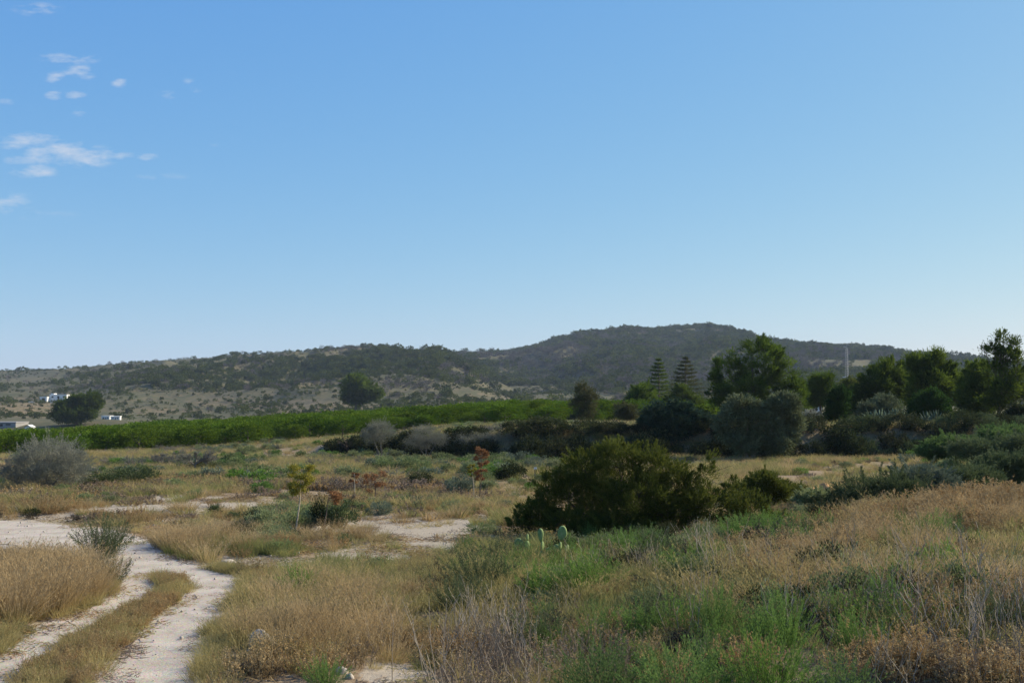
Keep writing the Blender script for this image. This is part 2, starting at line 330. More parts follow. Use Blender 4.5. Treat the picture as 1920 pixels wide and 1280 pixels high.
# ------------------------------------------------------------------ mesh building
class MB:
    """collects quads with per-vertex attributes r (random per leaf) and h (height fraction) and a material index"""
    def __init__(s): s.V = []; s.F = []; s.R = []; s.H = []; s.MI = []; s.n = 0
    def quads(s, V, r=0., h=0., mi=0):          # V: (n,4,3)
        V = np.asarray(V, float); n = len(V)
        if n == 0: return
        s.V.append(V.reshape(-1, 3)); s.F.append(np.arange(n * 4).reshape(n, 4) + s.n); s.n += n * 4
        s.R.append(np.repeat(np.broadcast_to(r, (n,)), 4)); s.H.append(np.repeat(np.broadcast_to(h, (n,)), 4)); s.MI.append(np.full(n, mi))
    def grid(s, G, r=0., h=0., mi=0, close=False):         # G: (a,b,3) grid of points
        a, b, _ = G.shape; idx = np.arange(a * b).reshape(a, b) + s.n
        if close: idx = np.concatenate([idx, idx[:, :1]], 1)
        f = np.stack([idx[:-1, :-1], idx[:-1, 1:], idx[1:, 1:], idx[1:, :-1]], -1).reshape(-1, 4)
        s.V.append(G.reshape(-1, 3)); s.F.append(f); s.n += a * b
        s.R.append(np.broadcast_to(r, (a * b,)) * 1.0); s.H.append(np.broadcast_to(h, (a * b,)) * 1.0); s.MI.append(np.full(len(f), mi))
    def tube(s, P, R, sides=5, r=0., h=0., mi=0):
        P = np.asarray(P, float); R = np.broadcast_to(R, (len(P),)); T = np.gradient(P, axis=0); T /= np.linalg.norm(T, axis=1, keepdims=True) + 1e-9
        up = np.array([0, 0, 1.]) if abs(T[0][2]) < .9 else np.array([1., 0, 0])
        A = np.cross(T, up); A /= np.linalg.norm(A, axis=1, keepdims=True) + 1e-9; B = np.cross(T, A)
        a = np.linspace(0, 2 * pi, sides, endpoint=False)
        G = P[:, None] + R[:, None, None] * (np.cos(a)[None, :, None] * A[:, None] + np.sin(a)[None, :, None] * B[:, None])
        s.grid(G, r, h, mi, True)
    def box(s, c, d, mi=0, rz=0):
        x, y, z = [v / 2 for v in d]; cc = np.array(c, float)
        v = np.array([[-x, -y, -z], [x, -y, -z], [x, y, -z], [-x, y, -z], [-x, -y, z], [x, -y, z], [x, y, z], [-x, y, z]])
        if rz: ca, sa = cos(rz), sin(rz); v = np.stack([v[:, 0] * ca - v[:, 1] * sa, v[:, 0] * sa + v[:, 1] * ca, v[:, 2]], 1)
        v = v + cc
        s.quads([[v[i] for i in f] for f in ((3, 2, 1, 0), (4, 5, 6, 7), (0, 1, 5, 4), (1, 2, 6, 5), (2, 3, 7, 6), (3, 0, 4, 7))], mi=mi)
    def mesh(s, name, mats, smooth=False):
        V = np.concatenate(s.V); F = np.concatenate(s.F); me = bpy.data.meshes.new(name)
        me.vertices.add(len(V)); me.vertices.foreach_set('co', V.astype(np.float32).ravel())
        me.loops.add(F.size); me.loops.foreach_set('vertex_index', F.astype(np.int32).ravel())
        me.polygons.add(len(F)); me.polygons.foreach_set('loop_start', np.arange(0, F.size, 4, dtype=np.int32)); me.polygons.foreach_set('loop_total', np.full(len(F), 4, np.int32))
        me.polygons.foreach_set('material_index', np.concatenate(s.MI).astype(np.int32))
        if smooth: me.polygons.foreach_set('use_smooth', np.ones(len(F), bool))
        for k, D in (('r', s.R), ('h', s.H)):
            a = me.attributes.new(k, 'FLOAT', 'POINT'); a.data.foreach_set('value', np.concatenate(D).astype(np.float32))
        me.update(calc_edges=True)
        for m in (mats if isinstance(mats, (list, tuple)) else [mats]): me.materials.append(m)
        return me
    def build(s, name, mats, parent=None, smooth=False, link=True):
        o = bpy.data.objects.new(name, s.mesh(name, mats, smooth))
        if link: COL.objects.link(o)
        if parent is not None: o.parent = parent
        return o
def unit(v): return v / (np.linalg.norm(v, axis=-1, keepdims=True) + 1e-9)
def rdir(g, n): return unit(g.normal(size=(n, 3)))
def leaves(mb, C, D, L, Wd, g, r=None, h=0., mi=0):
    """rhombic leaves at C pointing along D"""
    n = len(C); D = unit(D); s = unit(np.cross(D, rdir(g, n))); L = np.broadcast_to(L, (n,))[:, None]; Wd = np.broadcast_to(Wd, (n,))[:, None]
    nrm = np.cross(D, s)
    q = np.stack([C, C + D * L * .45 + s * Wd + nrm * L * .06, C + D * L, C + D * L * .45 - s * Wd + nrm * L * .06], 1)
    mb.quads(q, g.rand(n) if r is None else r, h, mi)
def blades(mb, B, T, bend, Wd, g, seg=3, r=None, mi=0, hmax=1.):
    """curved ribbons from B (n,3) to B+T with sag bend (n,3)"""
    n = len(B); t = np.linspace(0, 1, seg + 1)
    P = B[:, None] + T[:, None] * t[None, :, None] + bend[:, None] * (t ** 2)[None, :, None]
    s = unit(np.cross(T, rdir(g, n))); w = (np.broadcast_to(Wd, (n,))[:, None] * (1 - t ** 2 * .85)[None])[..., None]
    a = P - s[:, None] * w; b = P + s[:, None] * w
    rr = g.rand(n) if r is None else np.broadcast_to(r, (n,))
    for k in range(seg):
        mb.quads(np.stack([a[:, k], b[:, k], b[:, k + 1], a[:, k + 1]], 1), rr, (t[k] + t[k + 1]) / 2 * hmax, mi)
    return P

# ------------------------------------------------------------------ plant builders
EXCL = []
M['bleached'] = leafmat('bleached_stalk', (.30, .25, .19), (.20, .16, .12), tip=(.40, .35, .28), transl=0, var=.4)
def crown(mb, E, g, nclump, nleaf, rc, L, Wd, up=.4, shell=.55, flat=.8, mi=0, hcol=True, jag=.25):
    """leaf clumps filling a union of ellipsoids E=[(cx,cy,cz,rx,ry,rz)]; returns clump centres"""
    E = np.array(E, float); vol = (E[:, 3] * E[:, 4] * E[:, 5]) ** .8; k = g.choice(len(E), nclump, p=vol / vol.sum())
    d = rdir(g, nclump); rad = shell + (1 - shell) * g.rand(nclump) ** .7
    rad = rad * (1 + jag * (g.rand(nclump) - .6))
    C = E[k, :3] + d * E[k, 3:] * rad[:, None]
    # drop clumps deep inside another ellipsoid
    keep = np.ones(nclump, bool)
    for i in range(len(E)):
        q = (((C - E[i, :3]) / E[i, 3:]) ** 2).sum(1); keep &= ~((q < .22) & (k != i))
    C = C[keep]; d = d[keep]; kk = len(C)
    sz = rc * (.6 + .8 * g.rand(kk)); nl = (nleaf * (.6 + .8 * g.rand(kk))).astype(int)
    idx = np.repeat(np.arange(kk), nl); n = len(idx)
    off = g.normal(size=(n, 3)) * .5; off[:, 2] *= flat
    Pn = C[idx] + off * sz[idx][:, None]
    D = off + d[idx] * .7 + np.array([0, 0, up]) + rdir(g, n) * .5
    cr = g.rand(kk)
    z0, z1 = E[:, 2].min() - E[:, 5].max(), E[:, 2].max() + E[:, 5].max()
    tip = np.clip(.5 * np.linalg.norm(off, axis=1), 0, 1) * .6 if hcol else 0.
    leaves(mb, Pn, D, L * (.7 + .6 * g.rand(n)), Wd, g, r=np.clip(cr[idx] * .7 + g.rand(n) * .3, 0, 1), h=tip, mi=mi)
    return C
def curve_pts(a, b, g, n=5, sag=.1, wob=.05):
    a = np.array(a, float); b = np.array(b, float); t = np.linspace(0, 1, n)[:, None]; L = np.linalg.norm(b - a)
    P = a + (b - a) * t; P[:, 2] += -sag * L * np.sin(pi * t[:, 0]); P[1:-1] += g.normal(size=(n - 2, 3)) * wob * L
    return P
def limbs(mb, base, E, C, g, r0, n_twig=60, top=None, mi=0, lean=(0, 0), fork=.35):
    E = np.array(E, float)
    hi = max(e[2] for e in E); tp = np.array(top if top is not None else [lean[0], lean[1], hi], float)
    T = curve_pts(base, tp, g, 7, 0, .015); R = np.linspace(r0, r0 * .22, 7); R[0] *= 1.35
    mb.tube(T, R, 7, mi=mi, r=g.rand())
    ends = []
    for e in E:
        f = np.clip((e[2] - base[2]) / (tp[2] - base[2] + 1e-6) * .75 - .12, fork * .5, .9); i = f * 6; j = int(i); s_ = T[j] + (T[min(j + 1, 6)] - T[j]) * (i - j)
        P = curve_pts(s_, e[:3] + (e[:3] - s_) * .25, g, 5, .08, .04); rr = r0 * .5 * (1 - f * .6)
        mb.tube(P, np.linspace(rr, rr * .25, 5), 5, mi=mi, r=g.rand()); ends.append(P)
    allp = np.concatenate(ends + [T[2:]])
    if len(C) and n_twig:
        for c in C[g.choice(len(C), min(n_twig, len(C)), replace=False)]:
            dd = np.linalg.norm(allp - c, axis=1) + np.clip(allp[:, 2] - c[2], 0, 9) * 2; a = allp[np.argmin(dd)]
            P = curve_pts(a, c, g, 4, .06, .05); mb.tube(P, np.linspace(r0 * .13, r0 * .03, 4), 3, mi=mi, r=g.rand())
def make_thing(name, loc, label, cat, group=None, rz=0.):
    o = bpy.data.objects.new(name, None); COL.objects.link(o); o.location = loc; o.rotation_euler = (0, 0, rz); o.empty_display_size = .2
    tag(o, label, cat, group); return o
def tag(o, label, cat, group=None, kind=None):
    if label: o['label'] = label
    if cat: o['category'] = cat
    if group: o['group'] = group
    if kind: o['kind'] = kind
    return o
def copy_thing(o, loc, rz, sc, label=None):
    c = o.copy(); COL.objects.link(c); c.location = loc; c.rotation_euler = (0, 0, rz); c.scale = sc if hasattr(sc, '__len__') else (sc,) * 3
    if label: c['label'] = label
    for ch in o.children:
        d = ch.copy(); COL.objects.link(d); d.parent = c
    return c
def tree(name, loc, E, label, cat, leaf, bark='bark', seed=0, nclump=300, nleaf=90, rc=.5, L=.22, Wd=.05, r0=.18, up=.4, shell=.5, twigs=60, flat=.8, group=None, jag=.42, scale=1., base=(0, 0, -.1), multi=None, top=None, sprays=.22):
    """E in metres relative to the base"""
    g = RS(seed + 11); o = make_thing(name, loc, label, cat, group)
    if loc[1] < 60: EXCL.append((loc[0], loc[1], max(e[3] for e in E) * .9))
    E = [tuple(np.array(e) * scale) for e in E]
    mb = MB(); C = crown(mb, E, g, nclump, nleaf, rc, L, Wd, up, shell, flat, jag=jag); tb = MB()
    ns = int(nclump * sprays)
    if ns:
        EE = np.array(E); kk = g.choice(len(EE), ns, p=EE[:, 3] / EE[:, 3].sum()); d = rdir(g, ns); d[:, 2] = np.abs(d[:, 2]) * 1.0 - .25; d = unit(d)
        a_ = EE[kk, :3] + d * EE[kk, 3:] * .75; ln = EE[kk, 3] * (.25 + .45 * g.rand(ns)); dd = unit(d + [0, 0, .55] + rdir(g, ns) * .35)
        for q in range(ns):
            e_ = a_[q] + dd[q] * ln[q]; m = int(nleaf * .9); t = g.rand(m) ** .8; wd_ = rc * .30 * (1.15 - t)[:, None]
            Pn = a_[q] + (e_ - a_[q]) * t[:, None] + g.normal(size=(m, 3)) * wd_ * .8
            leaves(mb, Pn, dd[q] + rdir(g, m) * .7 + [0, 0, up * .4], L * (.6 + .6 * g.rand(m)), Wd, g, r=np.clip(g.rand() * .7 + g.rand(m) * .3, 0, 1), h=t * .6)
            tb.tube([a_[q] - dd[q] * ln[q] * .5, a_[q], e_], [r0 * .06, r0 * .04, r0 * .02], 3)
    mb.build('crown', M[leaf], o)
    if multi:
        for k in range(multi):
            a = 2 * pi * k / multi + g.rand(); sub = [E[i] for i in range(k % len(E), len(E), multi)] or E[:1]
            limbs(tb, (base[0] + cos(a) * r0 * .7, base[1] + sin(a) * r0 * .7, base[2]), sub, C, g, r0 * .7, twigs // multi, top=np.array(sub[0][:3]))
    else: limbs(tb, base, E, C, g, r0, twigs, top=top)
    tb.build('trunk', M[bark], o, smooth=True)
    return o

# --- ground cover prototypes (meshes that are instanced or copied)
def p_grass(seed, n, h, spread, lean, w, mat, seeds=0, seg=3, droop=0.):
    g = RS(seed); mb = MB()
    a = g.rand(n) * 2 * pi; rr = spread * np.sqrt(g.rand(n)); B = np.stack([rr * np.cos(a), rr * np.sin(a), np.full(n, -.03)], 1)
    H = h * (.45 + .55 * g.rand(n)); out = B * (lean / max(spread, .01)) * H[:, None]; T = out + g.normal(size=(n, 3)) * .14 * H[:, None]; T[:, 2] = H
    bend = unit(T * [1, 1, 0] + g.normal(size=(n, 3)) * .2 * [1, 1, 0]) * (H * (.1 + .35 * g.rand(n)))[:, None]; bend[:, 2] = -H * .18 * g.rand(n)
    if droop: bend *= 1 + droop; bend[:, 2] = -H * .55 * g.rand(n)
    P = blades(mb, B, T, bend, w * (.6 + .8 * g.rand(n)), g, seg)
    if seeds:
        k = g.choice(n, n // 2, replace=False)
        for s_ in range(seeds):
            f = .72 + .28 * g.rand(len(k)); i = P[k, -2] + (P[k, -1] - P[k, -2]) * ((f - .72) / .28)[:, None]
            leaves(mb, i, unit(T[k]) + rdir(g, len(k)) * .6, h * .07, w * 1.2, g, h=1.)
    return mb.mesh('grass_tuft', M[mat])
def p_feather(seed, n, h, spread, mat, nl=26, L=.035, Wd=.005, stemmat='twig', up=1.1):
    """upright broom-like shrub: many ascending stems carrying short leaves"""
    g = RS(seed); mb = MB(); a = g.rand(n) * 2 * pi; rr = np.sqrt(g.rand(n))
    B = np.stack([.18 * spread * rr * np.cos(a), .18 * spread * rr * np.sin(a), np.full(n, -.03)], 1)
    H = h * (.55 + .5 * g.rand(n)) * (1 - .35 * rr ** 2)
    T = np.stack([spread * .8 * rr * np.cos(a), spread * .8 * rr * np.sin(a), H], 1) + g.normal(size=(n, 3)) * .06 * h
    bend = np.stack([g.normal(size=n) * .08 * h, g.normal(size=n) * .08 * h, .08 * H], 1)
    P = blades(mb, B, T, bend, .0016 + h * .001, g, 3, mi=1)
    t = .18 + .85 * g.rand(n, nl) ** .8; C = B[:, None] + T[:, None] * t[..., None] + bend[:, None] * (t ** 2)[..., None]
    side = rdir(g, n * nl).reshape(n, nl, 3) * (h * .075) * (1.1 - t[..., None] * .7); C = C + side * g.rand(n, nl)[..., None]
    D = unit(T)[:, None] * up + side / (h * .075)
    leaves(mb, C.reshape(-1, 3), D.reshape(-1, 3), L * (.6 + .8 * g.rand(n * nl)), Wd, g, h=np.clip((t.reshape(-1) - .4) * 1.1, 0, 1))
    return mb.mesh('feathery_shrub', [M[mat], M[stemmat]])
def p_cushion(seed, R, H, mat, nclump=60, nleaf=40, L=.05, Wd=.012, rc=.14, up=.5, stem='twig'):
    g = RS(seed); mb = MB(); E = [(0, 0, H * .42, R, R, H * .58)]
    for k in range(4):
        a = g.rand() * 2 * pi; E.append((cos(a) * R * .5, sin(a) * R * .5, H * (.3 + .25 * g.rand()), R * .6, R * .6, H * .45))
    C = crown(mb, E, g, nclump, nleaf, rc, L, Wd, up, .45, .8)
    C = C[C[:, 2] > 0]
    for c in C[:14]: mb.tube(curve_pts((c[0] * .15, c[1] * .15, -.05), c, g, 4, -.03, .05), np.linspace(.012, .004, 4) * (1 + H), 3, mi=1)
    return mb.mesh('cushion_shrub', [M[mat], M[stem]])
def p_twiggy(seed, R, H, mat, n=16, lv=3, kids=6, w=.012, leafn=0, leafmat_=None, L=.05, trunk=None):
    """bare branching shrub of thin twigs"""
    g = RS(seed); mb = MB()
    a = g.rand(n) * 2 * pi; rr = np.sqrt(g.rand(n))
    z0 = trunk or 0.; B = np.stack([rr * np.cos(a) * .06 * R, rr * np.sin(a) * .06 * R, np.full(n, z0 - .03)], 1)
    T = np.stack([rr * R * np.cos(a) * .75, rr * R * np.sin(a) * .75, (H - z0) * (.62 - .25 * rr ** 2)], 1) + g.normal(size=(n, 3)) * .05 * H
    if trunk: mb.tube([(0, 0, -.1), (.02, 0, z0 * .5), (0, 0, z0 * 1.05)], [w * 5, w * 4, w * 3.2], 6, r=.3)
    ww = w * 1.6
    for l in range(lv):
        sag = np.stack([T[:, 0] * .1, T[:, 1] * .1, -np.abs(T[:, 2]) * .05], 1) + g.normal(size=T.shape) * .03 * H
        if l == 0:
            for b_, t_, s_ in zip(B, T, sag): mb.tube([b_, b_ + t_ * .35 + s_ * .1, b_ + t_ * .7 + s_ * .5, b_ + t_ + s_], [ww, ww * .8, ww * .6, ww * .4], 3, r=g.rand())
        else: blades(mb, B, T, sag, ww, g, 3)
        m = len(B); kk = kids
        f = .3 + .7 * g.rand(m, kk); nb = (B[:, None] + T[:, None] * f[..., None] + sag[:, None] * (f ** 2)[..., None]).reshape(-1, 3)
        par = np.repeat(unit(T), kk, 0); outw = unit(nb - np.array([0, 0, H * .25]))
        nd = unit(par * .7 + rdir(g, m * kk) * .75 + outw * .5); ln = np.repeat(np.linalg.norm(T, axis=1), kk) * (.28 + .3 * g.rand(m * kk))
        B, T = nb, nd * ln[:, None]; ww *= .5
    blades(mb, B, T, g.normal(size=T.shape) * .03 * H, max(ww, .0035), g, 2)
    mats = [M[mat]]
    if leafn:
        mats.append(M[leafmat_]); k = g.randint(0, len(B), leafn); f = g.rand(leafn, 1); C = B[k] + T[k] * f
        leaves(mb, C, T[k] + rdir(g, leafn) * np.linalg.norm(T[k], axis=1, keepdims=True), L, L * .2, g, mi=1)
    return mb.mesh('twiggy_shrub', mats)
def p_forb(seed, n, h, spread, mat, w=.004, kids=7, seedn=5, sl=.02):
    g = RS(seed); mb = MB(); a = g.rand(n) * 2 * pi; rr = spread * np.sqrt(g.rand(n))
    B = np.stack([rr * np.cos(a), rr * np.sin(a), np.full(n, -.03)], 1); H = h * (.5 + .5 * g.rand(n))
    T = np.stack([B[:, 0] * .6 + g.normal(size=n) * .15 * h, B[:, 1] * .6 + g.normal(size=n) * .15 * h, H], 1); bd = g.normal(size=(n, 3)) * .06 * h
    blades(mb, B, T, bd, w, g, 3)
    f = .35 + .65 * g.rand(n, kids); nb = (B[:, None] + T[:, None] * f[..., None] + bd[:, None] * (f ** 2)[..., None]).reshape(-1, 3)
    nd = unit(np.repeat(unit(T), kids, 0) + rdir(g, n * kids) * .8) * (h * .22 * (.4 + .6 * g.rand(n * kids)))[:, None]
    blades(mb, nb, nd, g.normal(size=nd.shape) * .02 * h, w * .6, g, 2)
    k = np.repeat(np.arange(len(nb)), seedn); m = len(k); leaves(mb, nb[k] + nd[k] * (.2 + .8 * g.rand(m, 1)), rdir(g, m), sl * (.5 + g.rand(m)), sl * .35, g, h=1.)
    return mb.mesh('dry_forb', M[mat])
def p_stalks(seed):
    g = RS(seed); mb = MB()
    for i in range(9):
        a = g.rand() * 6.28; lean = .12 + (.9 if g.rand() < .2 else .25) * g.rand(); H = .45 + .55 * g.rand(); b = np.array([g.normal() * .15, g.normal() * .15, -.03]); e = b + [cos(a) * H * lean, sin(a) * H * lean, H * (1 - lean * .35)]
        P = curve_pts(b, e, g, 5, -.02, .03); mb.tube(P, np.linspace(.0055, .002, 5), 3, r=g.rand(), h=g.rand() * .6)
        for j in range(3):
            c = P[2 + j % 3]; mb.tube([c, c + rdir(g, 1)[0] * .06 + [0, 0, .08]], [.003, .0015], 3, r=g.rand(), h=.6)
    return mb.mesh('dead_stalks', M['bleached'])
def p_litter(seed, n, R, mat, L=.12, w=.006):
    g = RS(seed); mb = MB(); a = g.rand(n) * 2 * pi; rr = R * np.sqrt(g.rand(n)); B = np.stack([rr * np.cos(a), rr * np.sin(a), .01 + .03 * g.rand(n)], 1)
    a = g.rand(n) * 2 * pi; l = L * (.3 + g.rand(n)); T = np.stack([np.cos(a) * l, np.sin(a) * l, l * (.5 * g.rand(n) ** 2)], 1)
    blades(mb, B, T, g.normal(size=(n, 3)) * .02, w, g, 2); return mb.mesh('low_litter', M[mat])

PROTO = {}
def pcol(key, meshes):
    c = bpy.data.collections.new('kinds_' + key)
    for i, me in enumerate(meshes): c.objects.link(bpy.data.objects.new('%s_form_%s' % (key, 'abcdefgh'[i]), me))
    PROTO[key] = c
def scatter(name, key, P, sc, seed=0, tilt=.12, label=None, cat=None, zsc=None):
    """one object of uncountable plants: a point cloud mesh whose geometry nodes place the plant forms"""
    g = RS(seed); n = len(P)
    if n == 0: return
    me = bpy.data.meshes.new(name); me.vertices.add(n); me.vertices.foreach_set('co', P.astype(np.float32).ravel())
    rot = np.stack([g.normal(size=n) * tilt, g.normal(size=n) * tilt, g.rand(n) * 2 * pi], 1); sc = np.broadcast_to(sc, (n,)); zs = sc * (1 if zsc is None else zsc)
    for k, dt, D in (('rot', 'FLOAT_VECTOR', rot), ('scl', 'FLOAT_VECTOR', np.stack([sc, sc, zs], 1))):
        a = me.attributes.new(k, dt, 'POINT'); a.data.foreach_set('vector', D.astype(np.float32).ravel())
    a = me.attributes.new('form', 'INT', 'POINT'); a.data.foreach_set('value', g.randint(0, len(PROTO[key].objects), n).astype(np.int32))
    o = bpy.data.objects.new(name, me); COL.objects.link(o)
    ng = bpy.data.node_groups.new('place_' + name, 'GeometryNodeTree')
    ng.interface.new_socket('Geometry', in_out='INPUT', socket_type='NodeSocketGeometry'); ng.interface.new_socket('Geometry', in_out='OUTPUT', socket_type='NodeSocketGeometry')
    gi = ng.nodes.new('NodeGroupInput'); go = ng.nodes.new('NodeGroupOutput'); ci = ng.nodes.new('GeometryNodeCollectionInfo')
    ci.inputs[0].default_value = PROTO[key]; ci.inputs['Separate Children'].default_value = True; ci.inputs['Reset Children'].default_value = True
    ip = ng.nodes.new('GeometryNodeInstanceOnPoints'); ip.inputs['Pick Instance'].default_value = True
    def na(nm, dt):
        q = ng.nodes.new('GeometryNodeInputNamedAttribute'); q.data_type = dt; q.inputs['Name'].default_value = nm; return next(s_ for s_ in q.outputs if s_.enabled and s_.name == 'Attribute')
    ng.links.new(gi.outputs[0], ip.inputs['Points']); ng.links.new(ci.outputs[0], ip.inputs['Instance']); ng.links.new(na('form', 'INT'), ip.inputs['Instance Index'])
    er = ng.nodes.new('FunctionNodeEulerToRotation'); ng.links.new(na('rot', 'FLOAT_VECTOR'), er.inputs[0]); ng.links.new(er.outputs[0], ip.inputs['Rotation'])
    ng.links.new(na('scl', 'FLOAT_VECTOR'), ip.inputs['Scale']); ng.links.new(ip.outputs[0], go.inputs[0])
    md = o.modifiers.new('place', 'NODES'); md.node_group = ng
    return tag(o, label, cat, kind='stuff')

# ------------------------------------------------------------------ zones (where each ground cover grows, as seen ellipses carried to the ground)
def zone(u, v, L):
    out = np.zeros(np.shape(u))
    for (a, b, ra, rb, k) in L: out = np.maximum(out, k * S((1.35 - np.hypot((u - a) / ra, (v - b) / rb)) / .7))
    return out
PALE = [(760, 1000, 150, 40, 1.), (680, 1040, 120, 22, .7), (850, 972, 80, 12, 1.), (330, 948, 250, 20, .95), (470, 1052, 130, 14, .8), (740, 1262, 70, 26, .8), (500, 1252, 120, 28, .45), (50, 965, 120, 22, .8), (620, 930, 80, 10, .5), (380, 985, 120, 14, .5), (560, 1060, 60, 12, .6)]
GREENZ = [(500, 885, 400, 30, .8), (1000, 812, 260, 20, .5), (1500, 845, 500, 25, .7), (1100, 1050, 300, 60, .6)]
OCHRE = [(60, 768, 150, 17, 1.), (40, 750, 160, 7, .9), (300, 772, 130, 8, .8), (560, 762, 110, 16, .9), (420, 752, 90, 12, .85), (500, 738, 170, 8, .7), (660, 765, 60, 8, .8), (930, 742, 90, 8, .8), (640, 700, 90, 22, .5), (620, 672, 80, 14, .6), (1180, 700, 90, 6, .5), (1400, 640, 40, 16, .6), (960, 700, 90, 14, .45), (200, 715, 260, 10, .35), (760, 690, 60, 14, .5)]

# ------------------------------------------------------------------ ground sheet (one fan-shaped sheet out to beyond the ridges)
nr, na_ = 900, 760
ry = 4.0 * (2350 / 4.0) ** (np.linspace(0, 1, nr)); ang = np.linspace(-radians(47), radians(47), na_)
ry = ry[:, None] * np.ones(na_); GX = ry * np.sin(ang) ; GY = ry * np.cos(ang) - 6.0
GZ = ground(GX, GY)
mb = MB(); mb.grid(np.stack([GX, GY, GZ], -1)[:, ::-1])
go_ = mb.build('ground', M['ground'], smooth=True); go_['kind'] = 'structure'
fx, fy, fz = GX[:, ::-1].ravel(), GY[:, ::-1].ravel(), GZ[:, ::-1].ravel()
uu, vv = project(fx, fy, fz)
def vattr(o, name, val):
    a = o.data.attributes.new(name, 'FLOAT', 'POINT'); a.data.foreach_set('value', np.asarray(val, np.float32))
vattr(go_, 'pale', zone(uu, vv, PALE) * (fy < 60))
vattr(go_, 'green', zone(uu, vv, GREENZ) * (fy < 130))
vattr(go_, 'far', S((fy - 95) / 60))
vattr(go_, 'ochre', zone(uu, vv, OCHRE) * (fy > 300))
vattr(go_, 'track', np.clip(track_mask(fx, fy) * 1.6 + .75, 0, 1))

# dirt track: gravel ruts as a thin sheet over the ground
xs = np.arange(-17, -2.5, .045); ys = np.arange(9, 33, .06)
TX, TY = np.meshgrid(xs, ys); tmk = track_mask(TX, TY) + .24 * (fbm(TX, TY, .7, 4, 3) - .5) * 1.6
cell = (tmk[:-1, :-1] > 0) & (tmk[1:, 1:] > 0) & (tmk[:-1, 1:] > 0) & (tmk[1:, :-1] > 0)
TZ = ground(TX, TY) + .014 + .012 * (fbm(TX, TY, .25, 2, 9) - .5)
G3 = np.stack([TX, TY, TZ], -1)
q = np.stack([G3[:-1, :-1], G3[:-1, 1:], G3[1:, 1:], G3[1:, :-1]], 2)[cell]
mb = MB(); mb.quads(q); tr_ = mb.build('dirt_track', M['gravel']); tr_['kind'] = 'structure'

# ------------------------------------------------------------------ orchard of citrus trees
g = RS(5)
def p_citrus(seed, nclump, nleaf, L, Wd, rc=.38):
    g = RS(seed); mb = MB(); E = [(0, 0, 1.25, 1.5, 1.5, 1.2)] + [(cos(a) * .7, sin(a) * .7, 1.5 + .35 * g.rand(), .85, .85, .8) for a in g.rand(5) * 6.3]
    C = crown(mb, E, g, nclump, nleaf, rc, L, Wd, .4, .62, .8, jag=.3)
    tb = MB(); limbs(tb, (0, 0, -.15), E, C, g, .08, 0)
    return mb, tb
ca = []
for k in range(3):
    mb, tb = p_citrus(100 + k, 130, 34, .17, .05); ca.append((mb.mesh('crown', M['citrus']), tb.mesh('trunk', M['bark'])))
far_c = []
for k in range(3):
    mb, tb = p_citrus(110 + k, 70, 16, .30, .10, .42); far_c.append(mb.mesh('citrus_far', M['citrus']))
pcol('citrus', far_c)
pts = []
# rows run away from the viewer; near edge follows a slanting line
ra_ = radians(-14); ex = np.array([cos(ra_), sin(ra_)]); ey = np.array([-sin(ra_), cos(ra_)])
for i in range(-110, 70):
    for j in range(0, 130):
        p = ex * (i * 3.9) + ey * (j * 3.3) + np.array([0, 60.]) + (g.rand(2) - .5) * .7
        pts.append(p)
pts = np.array(pts); X, Y = pts[:, 0], pts[:, 1]; U = 960 + FPX * X / Y
near_edge = np.interp(X, [-60, -45, -38, -25, -8, 2, 16, 30], [86, 96, 106, 114, 120, 122, 132, 140])
far_edge = np.interp(U, [-100, 0, 200, 400, 640, 1000, 1400], [290, 295, 300, 345, 400, 440, 440])
ok = (Y > near_edge) & (Y < far_edge) & (U > -60) & (U < 1420) & (g.rand(len(X)) > .06)
X, Y = X[ok], Y[ok]; Z = ground(X, Y); o_ = np.argsort(np.hypot(X, Y)); X, Y, Z = X[o_], Y[o_], Z[o_]
nI = 290
for i in range(nI):
    cm, tm_ = ca[i % 3][:2]
    if i < 3:
        o = make_thing('citrus_tree', (0, 0, 0), 'round leafy citrus tree in the nearest rows of the bright green orchard', 'tree', 'citrus trees in the nearest rows of the orchard')
        for nm, me in (('crown', cm), ('trunk', tm_)): c = bpy.data.objects.new(nm, me); COL.objects.link(c); c.parent = o
        s = .95 + .2 * g.rand(); o.location = (X[i], Y[i], Z[i]); o.rotation_euler = (0, 0, g.rand() * 6.28); o.scale = (s, s, s * .78)
        ca[i] = (cm, tm_, o)
    else:
        s = .75 + .5 * g.rand(); copy_thing(ca[i % 3][2], (X[i], Y[i], Z[i]), g.rand() * 6.28, (s * 1.1, s * 1.1, s * (.68 + .16 * g.rand())))
P = np.stack([X, Y, Z], 1)[nI:]
scatter('distant_orchard', 'citrus', P, .95 + .3 * g.rand(len(P)), 3, .05, 'dense green orchard canopy stretching back across the valley floor', 'orchard', zsc=.66 + .2 * g.rand(len(P)))

# ------------------------------------------------------------------ hillside woodland
def p_hill(seed, mat, R=2.4, H=4.6, n=34, nleaf=9, L=.75, Wd=.28):
    g = RS(seed); mb = MB(); E = [(0, 0, H * .58, R, R, H * .42)] + [(cos(a) * R * .5, sin(a) * R * .5, H * (.5 + .3 * g.rand()), R * .6, R * .6, H * .28) for a in g.rand(4) * 6.3]
    crown(mb, E, g, n, nleaf, .75, L, Wd, .4, .5, .8)
    return mb.mesh('hill_tree', M[mat])
def p_hillgrey(seed):
    g = RS(seed); mb = MB(); E = [(0, 0, 3, 2.9, 2.9, 2.3)]
    crown(mb, E, g, 30, 9, .8, .8, .16, .6, .3, .8); return mb.mesh('hill_tree', M['hillgrey'])
hp = [p_hill(200 + k, 'hillpine', R=[3.6, 4.4, 3.0][k], H=[6., 6.8, 5.6][k], n=44, L=1.0, Wd=.36) for k in range(3)]; hg = [p_hillgrey(210 + k) for k in range(2)]
